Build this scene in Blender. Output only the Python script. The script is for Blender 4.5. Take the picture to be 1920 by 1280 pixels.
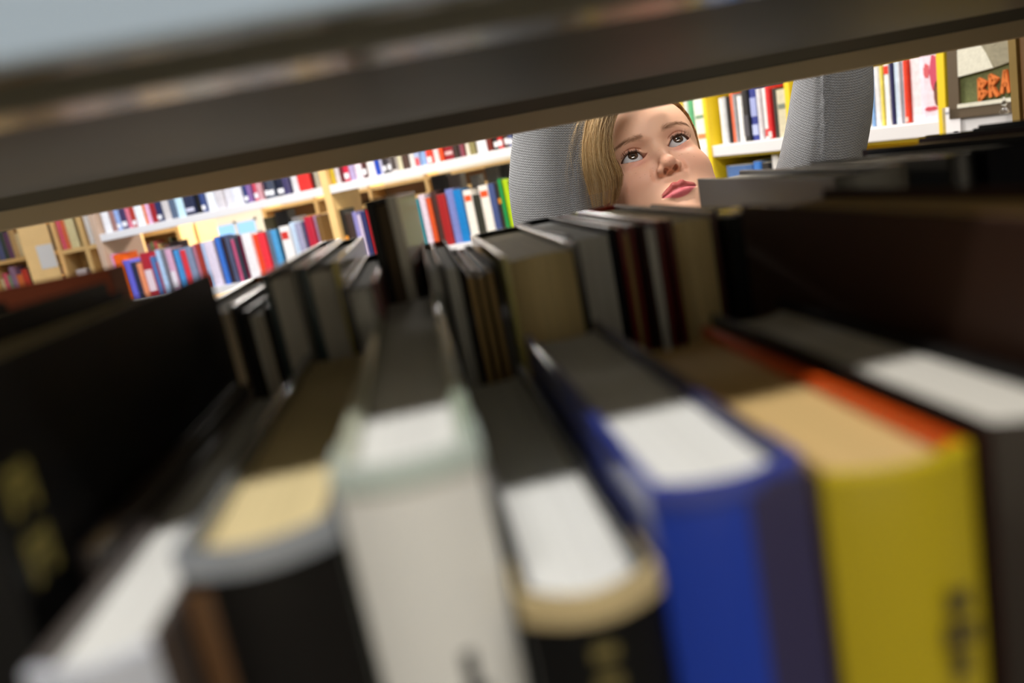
import bpy, bmesh, math, random
import numpy as np
from mathutils import Vector, Matrix
for o in list(bpy.data.objects): bpy.data.objects.remove(o, do_unlink=True)
SC = bpy.context.scene
COL = SC.collection
D = math.pi/180
EH = 1.20                      # eye height of the camera above the floor (m)

# ------------------------------------------------------------------ camera
YAW, PITCH, ROLL, FPX = 5.0*D, 11.7*D, 11.0*D, 1493.0
fw = np.array([math.sin(YAW)*math.cos(PITCH), math.cos(YAW)*math.cos(PITCH), -math.sin(PITCH)])
r0 = np.array([math.cos(YAW), -math.sin(YAW), 0.0]); u0 = np.cross(r0, fw)
cr = math.cos(ROLL)*r0-math.sin(ROLL)*u0; cu = math.sin(ROLL)*r0+math.cos(ROLL)*u0
EYE = np.array([0, 0, EH])
cam = bpy.data.cameras.new('camera'); camo = bpy.data.objects.new('camera', cam); COL.objects.link(camo)
cam.sensor_width = 36; cam.lens = FPX/1920*36; cam.clip_start = .01
M = Matrix.Identity(4)
for i in range(3):
    M[i][0] = cr[i]; M[i][1] = cu[i]; M[i][2] = -fw[i]; M[i][3] = EYE[i]
camo.matrix_world = M
cam.dof.use_dof = True; cam.dof.focus_distance = .875; cam.dof.aperture_fstop = 5.0
SC.camera = camo

# ------------------------------------------------------------------ world, lamps, exposure
W = bpy.data.worlds.new('world'); SC.world = W; W.use_nodes = True
W.node_tree.nodes['Background'].inputs[0].default_value = (.75, .85, 1, 1)
W.node_tree.nodes['Background'].inputs[1].default_value = .05
SC.view_settings.view_transform = 'Standard'; SC.view_settings.look = 'None'
SC.view_settings.gamma = 1; SC.view_settings.exposure = 0.0; SC.view_settings.use_curve_mapping = False
CEIL = 2.75
# (x, y, length, width, along-x?, power, colour)
LAMPS = [((.05, -.46), 1.3, .10, 0, 30, (1, .97, .93), 'near aisle in front of the shelf'),
         ((-.30, .80), .7, .14, 0, 50, (1, .93, .84), 'aisle above the child'),
         ((-1.9, 4.0), 2.0, .3, -.7, 56, (.80, .88, 1), 'aisle before the left bookcase'),
         ((-.25, 3.2), 1.8, .2, -.4, 80, (1, .93, .85), 'middle of the room'),
         ((1.0, 2.0), 1.2, .2, -.9, 34, (1, .93, .80), 'aisle before the yellow bookcase'),
         ((-4.2, 7.2), 1.5, .3, 0, 130, (1, .85, .62), 'far left corner of the room'),
         ((-.3, 7.0), 2.2, .3, 0, 260, (1, .95, .88), 'back of the room')]

# ------------------------------------------------------------------ helpers
def ray(x, y): return fw+cr*(x-960)/FPX+cu*(640-y)/FPX
MATS = {}
def mat(name, col, rough=.5, coat=0, metal=0, noise=0, nscale=30, sss=0, bump=0, bscale=200, spec=.5, trans=0):
    if name in MATS: return MATS[name]
    m = bpy.data.materials.new(name); m.use_nodes = True; nt = m.node_tree; N = nt.nodes
    b = N['Principled BSDF']
    b.inputs['Base Color'].default_value = (*col, 1); b.inputs['Roughness'].default_value = rough
    b.inputs['Metallic'].default_value = metal; b.inputs['Coat Weight'].default_value = coat
    b.inputs['Coat Roughness'].default_value = .12
    b.inputs['Specular IOR Level'].default_value = spec
    if trans: b.inputs['Transmission Weight'].default_value = trans
    if noise:
        t = N.new('ShaderNodeTexCoord'); n = N.new('ShaderNodeTexNoise'); n.inputs['Scale'].default_value = nscale
        n.inputs['Detail'].default_value = 4
        mx = N.new('ShaderNodeMix'); mx.data_type = 'RGBA'
        mx.inputs['A'].default_value = (*[c*(1-noise) for c in col], 1)
        mx.inputs['B'].default_value = (*[min(1, c*(1+noise)) for c in col], 1)
        nt.links.new(t.outputs['Object'], n.inputs['Vector']); nt.links.new(n.outputs['Fac'], mx.inputs['Factor'])
        nt.links.new(mx.outputs['Result'], b.inputs['Base Color'])
    if bump:
        t = N.new('ShaderNodeTexCoord'); n = N.new('ShaderNodeTexNoise'); n.inputs['Scale'].default_value = bscale
        bp = N.new('ShaderNodeBump'); bp.inputs['Strength'].default_value = bump; bp.inputs['Distance'].default_value = .001
        nt.links.new(t.outputs['Object'], n.inputs['Vector']); nt.links.new(n.outputs['Fac'], bp.inputs['Height'])
        nt.links.new(bp.outputs['Normal'], b.inputs['Normal'])
    MATS[name] = m; return m
def s2l(r, g, b): return tuple((c/255/12.92 if c/255 <= .04045 else ((c/255+.055)/1.055)**2.4) for c in (r, g, b))
def link(o, parent=None):
    COL.objects.link(o)
    if parent is not None: o.parent = parent
    return o
def tag(o, label, cat, group=None, kind=None):
    if label: o['label'] = label
    if cat: o['category'] = cat
    if group: o['group'] = group
    if kind: o['kind'] = kind
    return o
def empty(name, loc, rz=0, rot=None):
    o = bpy.data.objects.new(name, None); o.location = loc; o.rotation_euler = rot or (0, 0, rz); o.empty_display_size = .05
    return link(o)
def meshobj(name, verts, faces, mats, parent=None, mi=None, smooth=False, loc=(0, 0, 0)):
    me = bpy.data.meshes.new(name); me.from_pydata([tuple(v) for v in verts], [], [tuple(f) for f in faces])
    for m in (mats if isinstance(mats, (list, tuple)) else [mats]): me.materials.append(m)
    if mi is not None: me.polygons.foreach_set('material_index', mi)
    if smooth: me.polygons.foreach_set('use_smooth', [True]*len(me.polygons))
    me.update(); o = bpy.data.objects.new(name, me); o.location = loc
    return link(o, parent)
class MB:
    def __init__(s): s.v = []; s.f = []; s.mi = []
    def box(s, x0, x1, y0, y1, z0, z1, mi=0):
        b = len(s.v); s.v += [(x, y, z) for z in (z0, z1) for y in (y0, y1) for x in (x0, x1)]
        for f in ((0, 2, 3, 1), (4, 5, 7, 6), (0, 1, 5, 4), (2, 6, 7, 3), (0, 4, 6, 2), (1, 3, 7, 5)):
            s.f.append(tuple(b+i for i in f)); s.mi.append(mi)
        return s
    def prism_x(s, prof, x0, x1, mi=0):      # profile in (y,z) extruded along x
        b = len(s.v); n = len(prof)
        s.v += [(x0, p[0], p[1]) for p in prof]+[(x1, p[0], p[1]) for p in prof]
        for i in range(n):
            j = (i+1) % n; s.f.append((b+i, b+j, b+n+j, b+n+i)); s.mi.append(mi)
        s.f.append(tuple(b+i for i in range(n))[::-1]); s.f.append(tuple(b+n+i for i in range(n))); s.mi += [mi, mi]
        return s
    def prism_z(s, prof, z0, z1, mi=0, mit=None):
        b = len(s.v); n = len(prof)
        s.v += [(p[0], p[1], z0) for p in prof]+[(p[0], p[1], z1) for p in prof]
        for i in range(n):
            j = (i+1) % n; s.f.append((b+i, b+j, b+n+j, b+n+i)); s.mi.append(mi)
        s.f.append(tuple(b+i for i in range(n))[::-1]); s.f.append(tuple(b+n+i for i in range(n))); s.mi += [mi, mi if mit is None else mit]
        return s
    def build(s, name, mats, parent=None, bevel=0, loc=(0, 0, 0), smooth=False):
        o = meshobj(name, s.v, s.f, mats, parent, s.mi, smooth, loc)
        if bevel:
            bv = o.modifiers.new('b', 'BEVEL'); bv.width = bevel; bv.segments = 2; bv.limit_method = 'ANGLE'
        return o

# ------------------------------------------------------------------ common materials
steel = mat('shelf_paint', s2l(104, 104, 97), .5, noise=.03, nscale=8)
steel_g = mat('glossy_shelf_paint', s2l(122, 119, 106), .2, noise=.03, nscale=8)
steel_w = mat('white_paint', s2l(214, 213, 216), .4)
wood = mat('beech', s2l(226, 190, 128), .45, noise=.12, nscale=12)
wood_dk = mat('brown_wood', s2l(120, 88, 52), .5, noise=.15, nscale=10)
yellow = mat('yellow_paint', s2l(226, 196, 36), .4)
def paper(col, nm):
    m = bpy.data.materials.get(nm)
    if m: return m
    m = mat(nm, col, .75)
    nt = m.node_tree; N = nt.nodes; t = N.new('ShaderNodeTexCoord'); mp = N.new('ShaderNodeMapping')
    mp.inputs['Scale'].default_value = (1400, 8, 5); n = N.new('ShaderNodeTexNoise'); n.inputs['Scale'].default_value = 1; n.inputs['Detail'].default_value = 3
    mx = N.new('ShaderNodeMix'); mx.data_type = 'RGBA'
    mx.inputs['A'].default_value = (*[c*.72 for c in col], 1); mx.inputs['B'].default_value = (*[min(1, c*1.08) for c in col], 1)
    nt.links.new(t.outputs['Object'], mp.inputs['Vector']); nt.links.new(mp.outputs['Vector'], n.inputs['Vector'])
    nt.links.new(n.outputs['Fac'], mx.inputs['Factor']); nt.links.new(mx.outputs['Result'], N['Principled BSDF'].inputs['Base Color'])
    return m
P_white = paper(s2l(236, 236, 232), 'paper_white'); P_cream = paper(s2l(232, 212, 160), 'paper_cream')
P_tan = paper(s2l(214, 180, 120), 'paper_tan'); P_grey = paper(s2l(214, 210, 200), 'paper_grey')
_cc = {}
def cov(rgb, rough=.38, coat=.5):
    if sum(rgb) < 70: rough, coat = max(rough, .55), min(coat, .1)
    k = (rgb, rough)
    if k not in _cc: _cc[k] = mat('cover_%d_%d_%d_%d' % (*rgb, int(rough*100)), s2l(*rgb), rough, coat=coat, spec=.2 if sum(rgb) < 70 else .5)
    return _cc[k]

# ------------------------------------------------------------------ room
def struct(o): o['kind'] = 'structure'; return o
X0, X1, Y0, Y1 = -7.5, 4.2, -2.2, 9.6
carpet = mat('carpet', s2l(96, 92, 88), .95, noise=.25, nscale=60, bump=.6, bscale=400)
plaster = mat('plaster', s2l(226, 220, 204), .85, noise=.03, nscale=5)
struct(MB().box(X0, X1, Y0, Y1, -.1, 0).build('floor', carpet))
struct(MB().box(X0, X1, Y0, Y1, CEIL, CEIL+.1).build('ceiling', mat('ceiling_tile', s2l(225, 225, 222), .9, noise=.04, nscale=3)))
struct(MB().box(X0-.1, X0, Y0, Y1, 0, CEIL).build('wall_left', plaster))
struct(MB().box(X1, X1+.1, Y0, Y1, 0, CEIL).build('wall_right', plaster))
struct(MB().box(X0, X1, Y0-.1, Y0, 0, CEIL).build('wall_near', plaster))
WX0, WX1, WZ0, WZ1 = -2.30, -1.80, 1.08, 1.27
wb = MB(); wb.box(X0, WX0, Y1, Y1+.1, 0, CEIL); wb.box(WX1, X1, Y1, Y1+.1, 0, CEIL)
wb.box(WX0, WX1, Y1, Y1+.1, 0, WZ0); wb.box(WX0, WX1, Y1, Y1+.1, WZ1, CEIL)
struct(wb.build('wall_back', plaster))
wn = struct(empty('window_1', ((WX0+WX1)/2, Y1, WZ0)))
wfm = MB(); hw = (WX1-WX0)/2; hz = WZ1-WZ0
for a in ((-hw, hw, 0, .03), (-hw, hw, hz-.03, hz), (-hw, -hw+.03, 0, hz), (hw-.03, hw, 0, hz), (-.015, .015, 0, hz)): wfm.box(a[0], a[1], -.01, .05, a[2], a[3])
wfm.build('window_frame', steel_w, wn)
sky = bpy.data.materials.new('window_sky'); sky.use_nodes = True
e = sky.node_tree.nodes.new('ShaderNodeEmission'); e.inputs[0].default_value = (.38, .68, 1, 1); e.inputs[1].default_value = 1.3
sky.node_tree.links.new(e.outputs[0], sky.node_tree.nodes['Material Output'].inputs[0])
MB().box(-hw+.02, hw-.02, .06, .07, .02, hz-.02).build('pane', sky, wn)

for (lx, ly), ln, wd, rz, pw, lc, where in LAMPS:
    t = empty('ceiling_lamp', (lx, ly, CEIL), rz)
    tag(t, 'long white ceiling lamp over the '+where, 'lamp', 'ceiling lamps of the library')
    MB().box(-ln/2-.03, ln/2+.03, -wd/2-.03, wd/2+.03, -.05, 0).build('housing', steel_w, t)
    em = mat('diffuser_%.2f' % lc[2], (.9, .9, .9), .5); b = em.node_tree.nodes['Principled BSDF']
    b.inputs['Emission Color'].default_value = (*lc, 1); b.inputs['Emission Strength'].default_value = 2
    MB().box(-ln/2, ln/2, -wd/2, wd/2, -.056, -.05).build('diffuser', em, t)
    ld = bpy.data.lights.new('lamp_light', 'AREA'); ld.shape = 'RECTANGLE'; ld.size = ln; ld.size_y = wd; ld.energy = pw; ld.color = lc
    lo = bpy.data.objects.new('lamp_light', ld); lo.location = (0, 0, -.06); link(lo, t)

# ------------------------------------------------------------------ the shelf we look through
SX0, SX1 = -.85, .480
def shelf_unit():
    t = empty('library_shelf', (0, .35, 0))
    tag(t, 'double sided grey metal bookshelf seen through its slot, wood end panel at right', 'bookshelf')
    def P(x0, x1, prof, name, m, bv=.0012, label=None):
        o = MB().prism_x([(y-.35, z+EH) for y, z in prof], x0, x1).build(name, m, t, bevel=bv)
        if label: o['label'] = label
        return o
    # upper board of the near side: front face toward us, underside, back flange
    P(SX0, SX1, [(.136, .030), (.145, .030), (.145, .041), (.183, .041), (.186, .058), (.207, .058), (.2095, .0365), (.238, .0365), (.240, .040), (.240, .072), (.136, .072)], 'near_board', steel_g, .0008, label='upper board of the near side, grey painted steel')
    P(SX0, SX1, [(.254, .043), (.520, .043), (.526, .052), (.564, .052), (.5715, .040), (.5745, .0268), (.580, .0268), (.581, .072), (.254, .072)], 'far_board', steel, label='upper board of the far side with downturned lip')
    P(SX0, SX1, [(.1335, .0295), (.1362, .0295), (.1362, .0725), (.1335, .0725)], 'front_edge', mat('edge_paint_daylight', s2l(186, 206, 226), .35), label='pale front edge of the near board')  # pale edge colour with the bluish daylight falling on it tinted in
    P(SX0, SX1, [(.5715, .0262), (.5742, .0262), (.5742, .0395), (.5715, .0395)], 'lip_bounce_strip', mat('lip_bounce_light', s2l(222, 208, 178), .4))  # added strip: bounced light on the lip's inner face painted as lighter colour
    P(SX0, SX1, [(.241, .060), (.253, .060), (.253, .070), (.241, .070)], 'centre_rail', steel)
    # board that carries the books
    P(SX0, SX1, [(.100, -.300), (.285, -.300), (.285, -.330), (.100, -.330)], 'lower_near_board', steel)
    P(SX0, SX1, [(.290, -.300), (.580, -.300), (.580, -.330), (.290, -.330)], 'lower_far_board', steel)
    P(SX0, SX1, [(.100, -1.10), (.580, -1.10), (.580, -1.20), (.100, -1.20)], 'plinth', steel)
    for xa in (SX0-.03, SX1):
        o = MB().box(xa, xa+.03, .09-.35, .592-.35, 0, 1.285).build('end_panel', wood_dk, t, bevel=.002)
        MB().box(xa-.002 if xa > 0 else xa, xa+.032, .592-.35, .600-.35, 0, 1.285).build('edge_trim', mat('trim_wood', s2l(150, 124, 66), .5, noise=.1), o)
    return t
shelf_unit()

# ------------------------------------------------------------------ books with covers and page blocks
def arc(xa, xb, y, bulge, n=7):
    out = []
    for i in range(n+1):
        u = i/n; out.append((xa+(xb-xa)*u, y-bulge*(1-(2*u-1)**2)))
    return out
def book(label, x0, x1, y0, y1, ztop, cover, page=P_grey, spine='near', bt=.0024, sq=.003, rnd=.003, hollow=.003, rz=0, zb=-.30,
         group=None, cat='book', left=None, right=None, name='book', lean=0, spinecol=None):
    zb += .0008; w, d, h = x1-x0, y1-y0, ztop-zb
    t = empty(name, ((x0+x1)/2, (y0+y1)/2, zb+EH)); t.rotation_euler = (0, lean*D, (rz+(180 if spine == 'far' else 0))*D)
    tag(t, label, cat, group)
    bt = min(bt, w*.32)
    a, c = -w/2, w/2; yf, yb = -d/2, d/2
    if spine == 'far' and (left or right): left, right = right, left
    outer = [(a, yb)]+arc(a, c, yf+rnd, rnd)+[(c, yb)]
    inner = [(a+bt, yb)]+arc(a+bt, c-bt, yf+rnd+bt, rnd)+[(c-bt, yb)]
    n = len(outer); v = []; f = []; mi = []
    for z in (0, h):
        v += [(x, y, z) for x, y in outer]+[(x, y, z) for x, y in inner]
    for i in range(n-1):
        o0, o1, i0, i1 = i, i+1, n+i, n+i+1
        k = 1 if i == 0 else (2 if i == n-2 else 0)
        f += [(o0, o1, o1+2*n, o0+2*n), (i1, i0, i0+2*n, i1+2*n), (o0+2*n, o1+2*n, i1+2*n, i0+2*n), (o1, o0, i0, i1)]; mi += [k]*4
    f += [(0, 2*n, 3*n, n), (n-1, 2*n-1, 4*n-1, 3*n-1)]; mi += [1, 2]
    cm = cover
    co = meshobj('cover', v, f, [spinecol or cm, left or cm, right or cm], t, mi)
    bv = co.modifiers.new('b', 'BEVEL'); bv.width = .0006; bv.segments = 2; bv.limit_method = 'ANGLE'
    fo = [(x, y) for x, y in arc(c-bt-.0002, a+bt+.0002, yb-.003, hollow)]
    po = [(x, y) for x, y in arc(a+bt+.0002, c-bt-.0002, yf+rnd+bt+.0003, rnd)]+fo
    MB().prism_z(po, sq, h-sq).build('page_block', page, t)
    return t
def marks(parent, pts, m, name='title_lettering', y=-.0005):   # thin raised bars (x0,x1,z0,z1) on a face at local y
    b = MB()
    for p in pts: b.box(p[0], p[1], y-.0004, y, p[2], p[3])
    return b.build(name, m, parent)

C = cov
def rim(t, x0, x1, depth, h, dz, m, rnd, name='jacket_rim', ext=.012):
    """thin curved strip wrapping the top of a near-row spine"""
    w = x1-x0; a = arc(-w/2-.0003, w/2+.0003, -depth/2+rnd-.0004, rnd); a = [(-w/2-.0003, -depth/2+rnd+ext)]+a+[(w/2+.0003, -depth/2+rnd+ext)]
    n = len(a); inn = [(x*.93, y+.0016) for x, y in a]; v = [(x, y, z) for z in (h-dz, h+.0004) for x, y in a+inn]
    f = []
    for i in range(n-1): f += [(i, i+1, i+1+2*n, i+2*n), (i+2*n, i+1+2*n, i+1+3*n, i+3*n), (n+i+1, n+i, 3*n+i, 3*n+i+1), (i+1, i, n+i, n+i+1)]
    return meshobj(name, v, f, m, t, smooth=False)
gN = 'library books on the near side, spines toward the camera'
gF = 'library books on the far side, spines away from the camera'
# --- near row, left to right
b = book('tall black hardcover at left with gold letters on its cover', -.112, -.078, .132, .305, -.0145, C((7, 7, 8), .35), P_cream, rnd=.002, group=gN)
gold = mat('gold_foil', s2l(140, 128, 66), .5)
gl = MB()
for zc, w_ in ((-.038, 1), (-.0505, 1)):
    zz = zc+.30
    for (ya, yb_, za, zb_) in ((-.0038, -.0022, -.0042, .0042), (.0022, .0038, -.0042, .0042), (-.003, .003, .0022, .0038), (-.003, .003, -.0008, .0008)):
        gl.box(.0170, .0174, -.0755+ya*1.1, -.0755+yb_*1.1, zz+za, zz+zb_)
gl.build('gold_letter', gold, b)['label'] = 'gold stamped letters on the black cover'
book('matte black tall book at the far left edge of the near row', -.150, -.1125, .132, .300, -.010, C((14, 12, 12), .5), P_cream, rnd=.002, group=gN)
book('thin dark paperback squeezed beside the tall black hardcover', -.0765, -.0715, .150, .290, -.054, C((40, 34, 32), .4), P_tan, bt=.0008, rnd=.0008, group=gN)
b = book('white jacketed book with navy band, lowest left in the near row', -.071, -.0515, .112, .288, -.0575, C((92, 84, 80), .3), P_white, bt=.0018, group=gN, spinecol=C((205, 210, 222), .3))
marks(b, [(-.0097, .0097, .215, .226)], C((16, 18, 40)), 'navy_band', y=-.0855)
b = book('black spined hardcover with brown edge and cream pages beside the white book', -.0505, -.0238, .124, .296, -.050, C((120, 122, 122), .25), P_cream, rnd=.005, hollow=.004, group=gN, spinecol=C((14, 12, 11), .4))
rim(b, -.0505, -.0238, .172, .2492, .0042, C((150, 156, 164), .2), .005, 'silver_rim')
marks(b, [(-.0128, -.0085, .0, .243)], C((92, 62, 34)), 'brown_spine_edge', y=-.0835)
marks(b, [(-.003, .003, .205, .2085), (-.002, .002, .2, .203), (-.0035, .0035, .195, .198)], C((120, 120, 118)), 'spine_emblem', y=-.0858)
b = book('light grey white hardcover standing upright in the near row', -.0225, .0022, .124, .350, -.0418, C((234, 234, 230), .32), P_white, rnd=.004, bt=.003, group=gN, left=C((196, 200, 178)), right=C((176, 190, 170)))
rim(b, -.0225, .0022, .226, .2574, .004, C((196, 210, 204), .25), .004, 'pale_rim')
marks(b, [(-.008, .009, .2505, .2525)], C((96, 98, 100)), 'top_line', y=-.1105)
marks(b, [(.002, .0045, .215, .222), (.000, .006, .213, .215), (.003, .0055, .2, .21)], C((60, 60, 60)), y=-.1125)
b = book('black spined hardcover with gold title between the white and blue books', .0035, .0272, .116, .283, -.068, C((6, 6, 7), .3), P_white, rnd=.005, hollow=.004, group=gN, left=C((40, 38, 36)), right=C((30, 30, 34)))
marks(b, [(-.002, .002, .220-.0055*i, .2222-.0055*i) for i in range(6)], C((120, 108, 60)), 'gold_title', y=-.0836)
rim(b, .0035, .0272, .167, .2312, .0045, C((206, 186, 140)), .005, 'cream_rim')
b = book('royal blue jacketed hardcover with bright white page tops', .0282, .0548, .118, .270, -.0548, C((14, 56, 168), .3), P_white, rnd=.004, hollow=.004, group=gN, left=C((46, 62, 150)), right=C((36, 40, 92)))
rim(b, .0282, .0548, .152, .2444, .003, C((60, 74, 160), .25), .004, 'blue_rim')
marks(b, [(.001, .0128, .0, .243)], C((44, 40, 78)), 'dark_spine_panel', y=-.0755)
b = book('yellow hardcover with orange back board, right of the blue book', .0562, .0832, .114, .240, -.0578, C((182, 162, 14), .35), P_tan, rnd=.004, hollow=.006, group=gN, right=C((226, 84, 14)), left=C((120, 96, 30)))
marks(b, [(.004, .008, .214, .218), (.003, .009, .208, .2115), (.004, .007, .202, .206)], C((70, 60, 30)), y=-.0633)
book('dark brown hardcover with grey pages beside the yellow book', .0865, .1118, .115, .246, -.0560, C((34, 26, 20), .35), P_grey, rnd=.003, hollow=.005, group=gN, left=C((30, 30, 26)), right=C((20, 18, 18)))
book('large dark brown cloth book rising above the near row at right', .1160, .1500, .118, .282, -.0270, C((58, 32, 16), .7, 0), P_tan, rnd=.003, group=gN)
book('maroon cloth book at the right end of the near row', .1515, .1830, .118, .275, -.035, C((70, 18, 18), .6, 0), P_cream, rnd=.003, group=gN)

# --- far row, left to right (fore-edges toward us)
book('reddish brown book standing sideways at the left of the far row', -.262, -.1305, .352, .372, -.0065, C((178, 84, 46), .6, 0), P_tan, rnd=.001, group=gF)
book('book with orange patterned jacket top behind the tall black hardcover', -.1000, -.0790, .330, .478, -.0300, C((224, 112, 24)), P_grey, 'far', group=gF, left=C((24, 24, 26)), right=C((24, 24, 26)))
book('black hardcover with plain grey pages left of the teal board', -.0755, -.0645, .322, .470, -.0325, C((10, 12, 12)), P_grey, 'far', hollow=.001, group=gF, right=C((16, 18, 18)))
book('thick grey paged book with dark teal board in the far row', -.0635, -.0495, .318, .530, -.0195, C((20, 48, 56)), P_grey, 'far', hollow=.001, group=gF, right=C((90, 88, 80)))
b = book('teal boarded book with olive yellow endpaper showing', -.0485, -.0335, .318, .500, -.0200, C((24, 56, 62)), P_grey, 'far', hollow=.002, group=gF, right=C((206, 190, 70)))
book('black edged book with white curved page tops left of the leaning grey one', -.0330, -.0190, .300, .455, -.0290, C((30, 24, 22)), P_white, 'far', hollow=.008, rnd=.005, group=gF, right=C((96, 30, 40)))
b = book('tallest black and white book rising above all others in the far row', -.0165, -.0020, .358, .505, .0005, C((12, 11, 10), .3), mat('dark_edge', s2l(92, 74, 50), .7), 'far', rz=-3.5, hollow=0, bt=.0045, group=gF, right=C((206, 202, 190)))
mk = MB()
for z0_, z1_ in ((.262, .2665), (.2685, .270)): mk.box(-.00785, -.0075, -.06, .05, z0_, z1_)
mk.build('red_print', C((168, 96, 84)), b)
book('glossy clear jacketed booklet right of the tallest black book', .0000, .0055, .330, .470, -.0300, C((200, 196, 196), .15), P_white, 'far', bt=.0008, rnd=.0008, group=gF)
book('red and white glossy booklet among the far row', .0060, .0135, .325, .470, -.0300, C((214, 120, 112), .12), P_white, 'far', bt=.001, rnd=.001, group=gF, left=C((14, 14, 16)), right=C((12, 12, 14)))
for i, (xa, xb, dz) in enumerate(((.0145, .0185, 0), (.0187, .0222, -.001), (.0224, .0262, .0005))):
    book(['thin tan paged booklet right of the red and white one', 'middle thin tan booklet of the far row trio', 'thin tan booklet with black back beside the thick white paged book'][i],
         xa, xb, .318, .440, -.034+dz, C([(50, 34, 24), (90, 70, 44), (16, 16, 18)][i]), P_tan, 'far', bt=.0006, rnd=.0005, hollow=0, group=gF)
book('thick hardcover with deeply curved fore edge and dark endpapers', .0290, .0595, .306, .478, -.0305, C((40, 44, 48), .25), P_cream, 'far', hollow=.010, rnd=.006, group=gF, left=C((190, 184, 110)))
book('grey paged hardcover with white stripe on its black spine', .0603, .0815, .335, .492, -.0300, C((16, 18, 26), .25), P_white, 'far', hollow=.004, group=gF)
book('thin dark red book between two grey paged hardcovers', .0818, .0885, .330, .485, -.0305, C((120, 18, 14)), P_tan, 'far', bt=.002, hollow=0, group=gF)
book('grey paged book with dark red right board in plastic jacket', .0888, .0985, .322, .486, -.0300, C((196, 180, 80), .15), P_white, 'far', hollow=.002, group=gF, right=C((110, 16, 14)), left=C((40, 14, 12)))
book('thick book with red and yellow jacket just below the child\'s chin', .0992, .1210, .318, .486, -.0300, C((200, 50, 30), .3), P_cream, 'far', hollow=.008, rnd=.005, group=gF, left=C((90, 12, 12)), right=C((60, 14, 14)))
b = book('black book turned spine outward with white and yellow label on top', .1155-.003+.0095, .1405, .308, .470, -.0335, C((8, 9, 10), .3), P_grey, 'near', group=gF, rnd=.003)
MB().box(-.008, .0085, -.0775, -.062, .2665, .2674).build('label_sticker', C((226, 216, 214)), b)
MB().box(-.0005, .003, -.0778, -.0615, .2674, .2678).build('yellow_mark', C((226, 200, 60)), b)
book('large grey jacketed book with its side cover facing the child', .1930, .2260, .335, .560, -.0285, C((80, 78, 72), .5), P_grey, 'near', hollow=.001, group=gF, right=C((60, 60, 60)), left=C((78, 68, 56), .55, .1), rz=-4.5)
book('black glossy book right of the large grey jacketed one', .2370, .2500, .335, .484, -.0290, C((34, 35, 36), .5), P_grey, 'near', group=gF)
nv = C((8, 9, 18), .8, 0)
book('tall navy black book near the right end of the far row', .2510, .2920, .328, .490, -.0285, nv, P_grey, 'near', group=gF)
book('dark maroon topped book at the right of the far row', .2930, .3350, .335, .502, -.0280, C((36, 12, 16), .8, 0), P_tan, 'near', group=gF)
book('charcoal book near the wooden end panel', .3360, .3760, .335, .500, -.0270, C((14, 14, 15), .8, 0), P_grey, 'near', group=gF)
book('dull black book last before the wooden end panel', .3770, .4250, .340, .510, -.0290, C((10, 10, 10), .8, 0), P_tan, 'near', group=gF)

# ------------------------------------------------------------------ far bookcases
class Case:
    """bookcase with its own frame: o = front point at eye-relative shelf level, s = along, n = into the case, k = up"""
    def __init__(c, o, s, up=(0, 0, 1)):
        c.o = np.array(o, float); c.s = np.array(s, float)/np.linalg.norm(s)
        k = np.array(up, float); k = k-c.s*(k@c.s); c.k = k/np.linalg.norm(k); c.n = np.cross(c.k, c.s)
        if c.n[1] < 0 and abs(c.n[1]) > .05: c.n = -c.n
        c.rot = Matrix(((c.s[0], c.n[0], c.k[0]), (c.s[1], c.n[1], c.k[1]), (c.s[2], c.n[2], c.k[2])))
    def at(c, px, py, off=0):        # pixel -> (s, k) on the front plane
        v = ray(px, py); p0 = c.o+c.n*off; t = (p0@c.n)/(v@c.n); p = v*t-c.o
        return p@c.s, p@c.k
    def root(c, name):
        t = bpy.data.objects.new(name, None); t.empty_display_size = .1
        t.matrix_world = Matrix.Translation(Vector(c.o+EYE)) @ c.rot.to_4x4(); return link(t)
    def place(c, o, s, n, k):
        o.matrix_world = Matrix.Translation(Vector(c.o+EYE+c.s*s+c.n*n+c.k*k)) @ c.rot.to_4x4()

def simple_book(c, s0, s1, k0, k1, col, n0=.006, depth=.15, page=None, spots=(), face=False, rough=.4, lean=0, name='book'):
    k0 += .0012; w = s1-s0; h = k1-k0; b = MB()
    rn = min(.004, w*.15)
    prof = [(0, rn), (w*.2, 0), (w*.8, 0), (w, rn), (w, depth), (0, depth)]
    b.prism_z(prof, 0, h, 0, 1)
    o = b.build(name, [mat('printed_cover_%d_%d_%d' % col, s2l(*col), rough, coat=.4, noise=.30, nscale=75), page or P_white])
    c.place(o, s0, n0, k0)
    for (za, zb_, cc) in spots:
        q = MB().box(w*.12, w*.88, -.0008, .0002, h*za, h*zb_).build('spine_label', C(cc), o)
    return o

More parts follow.
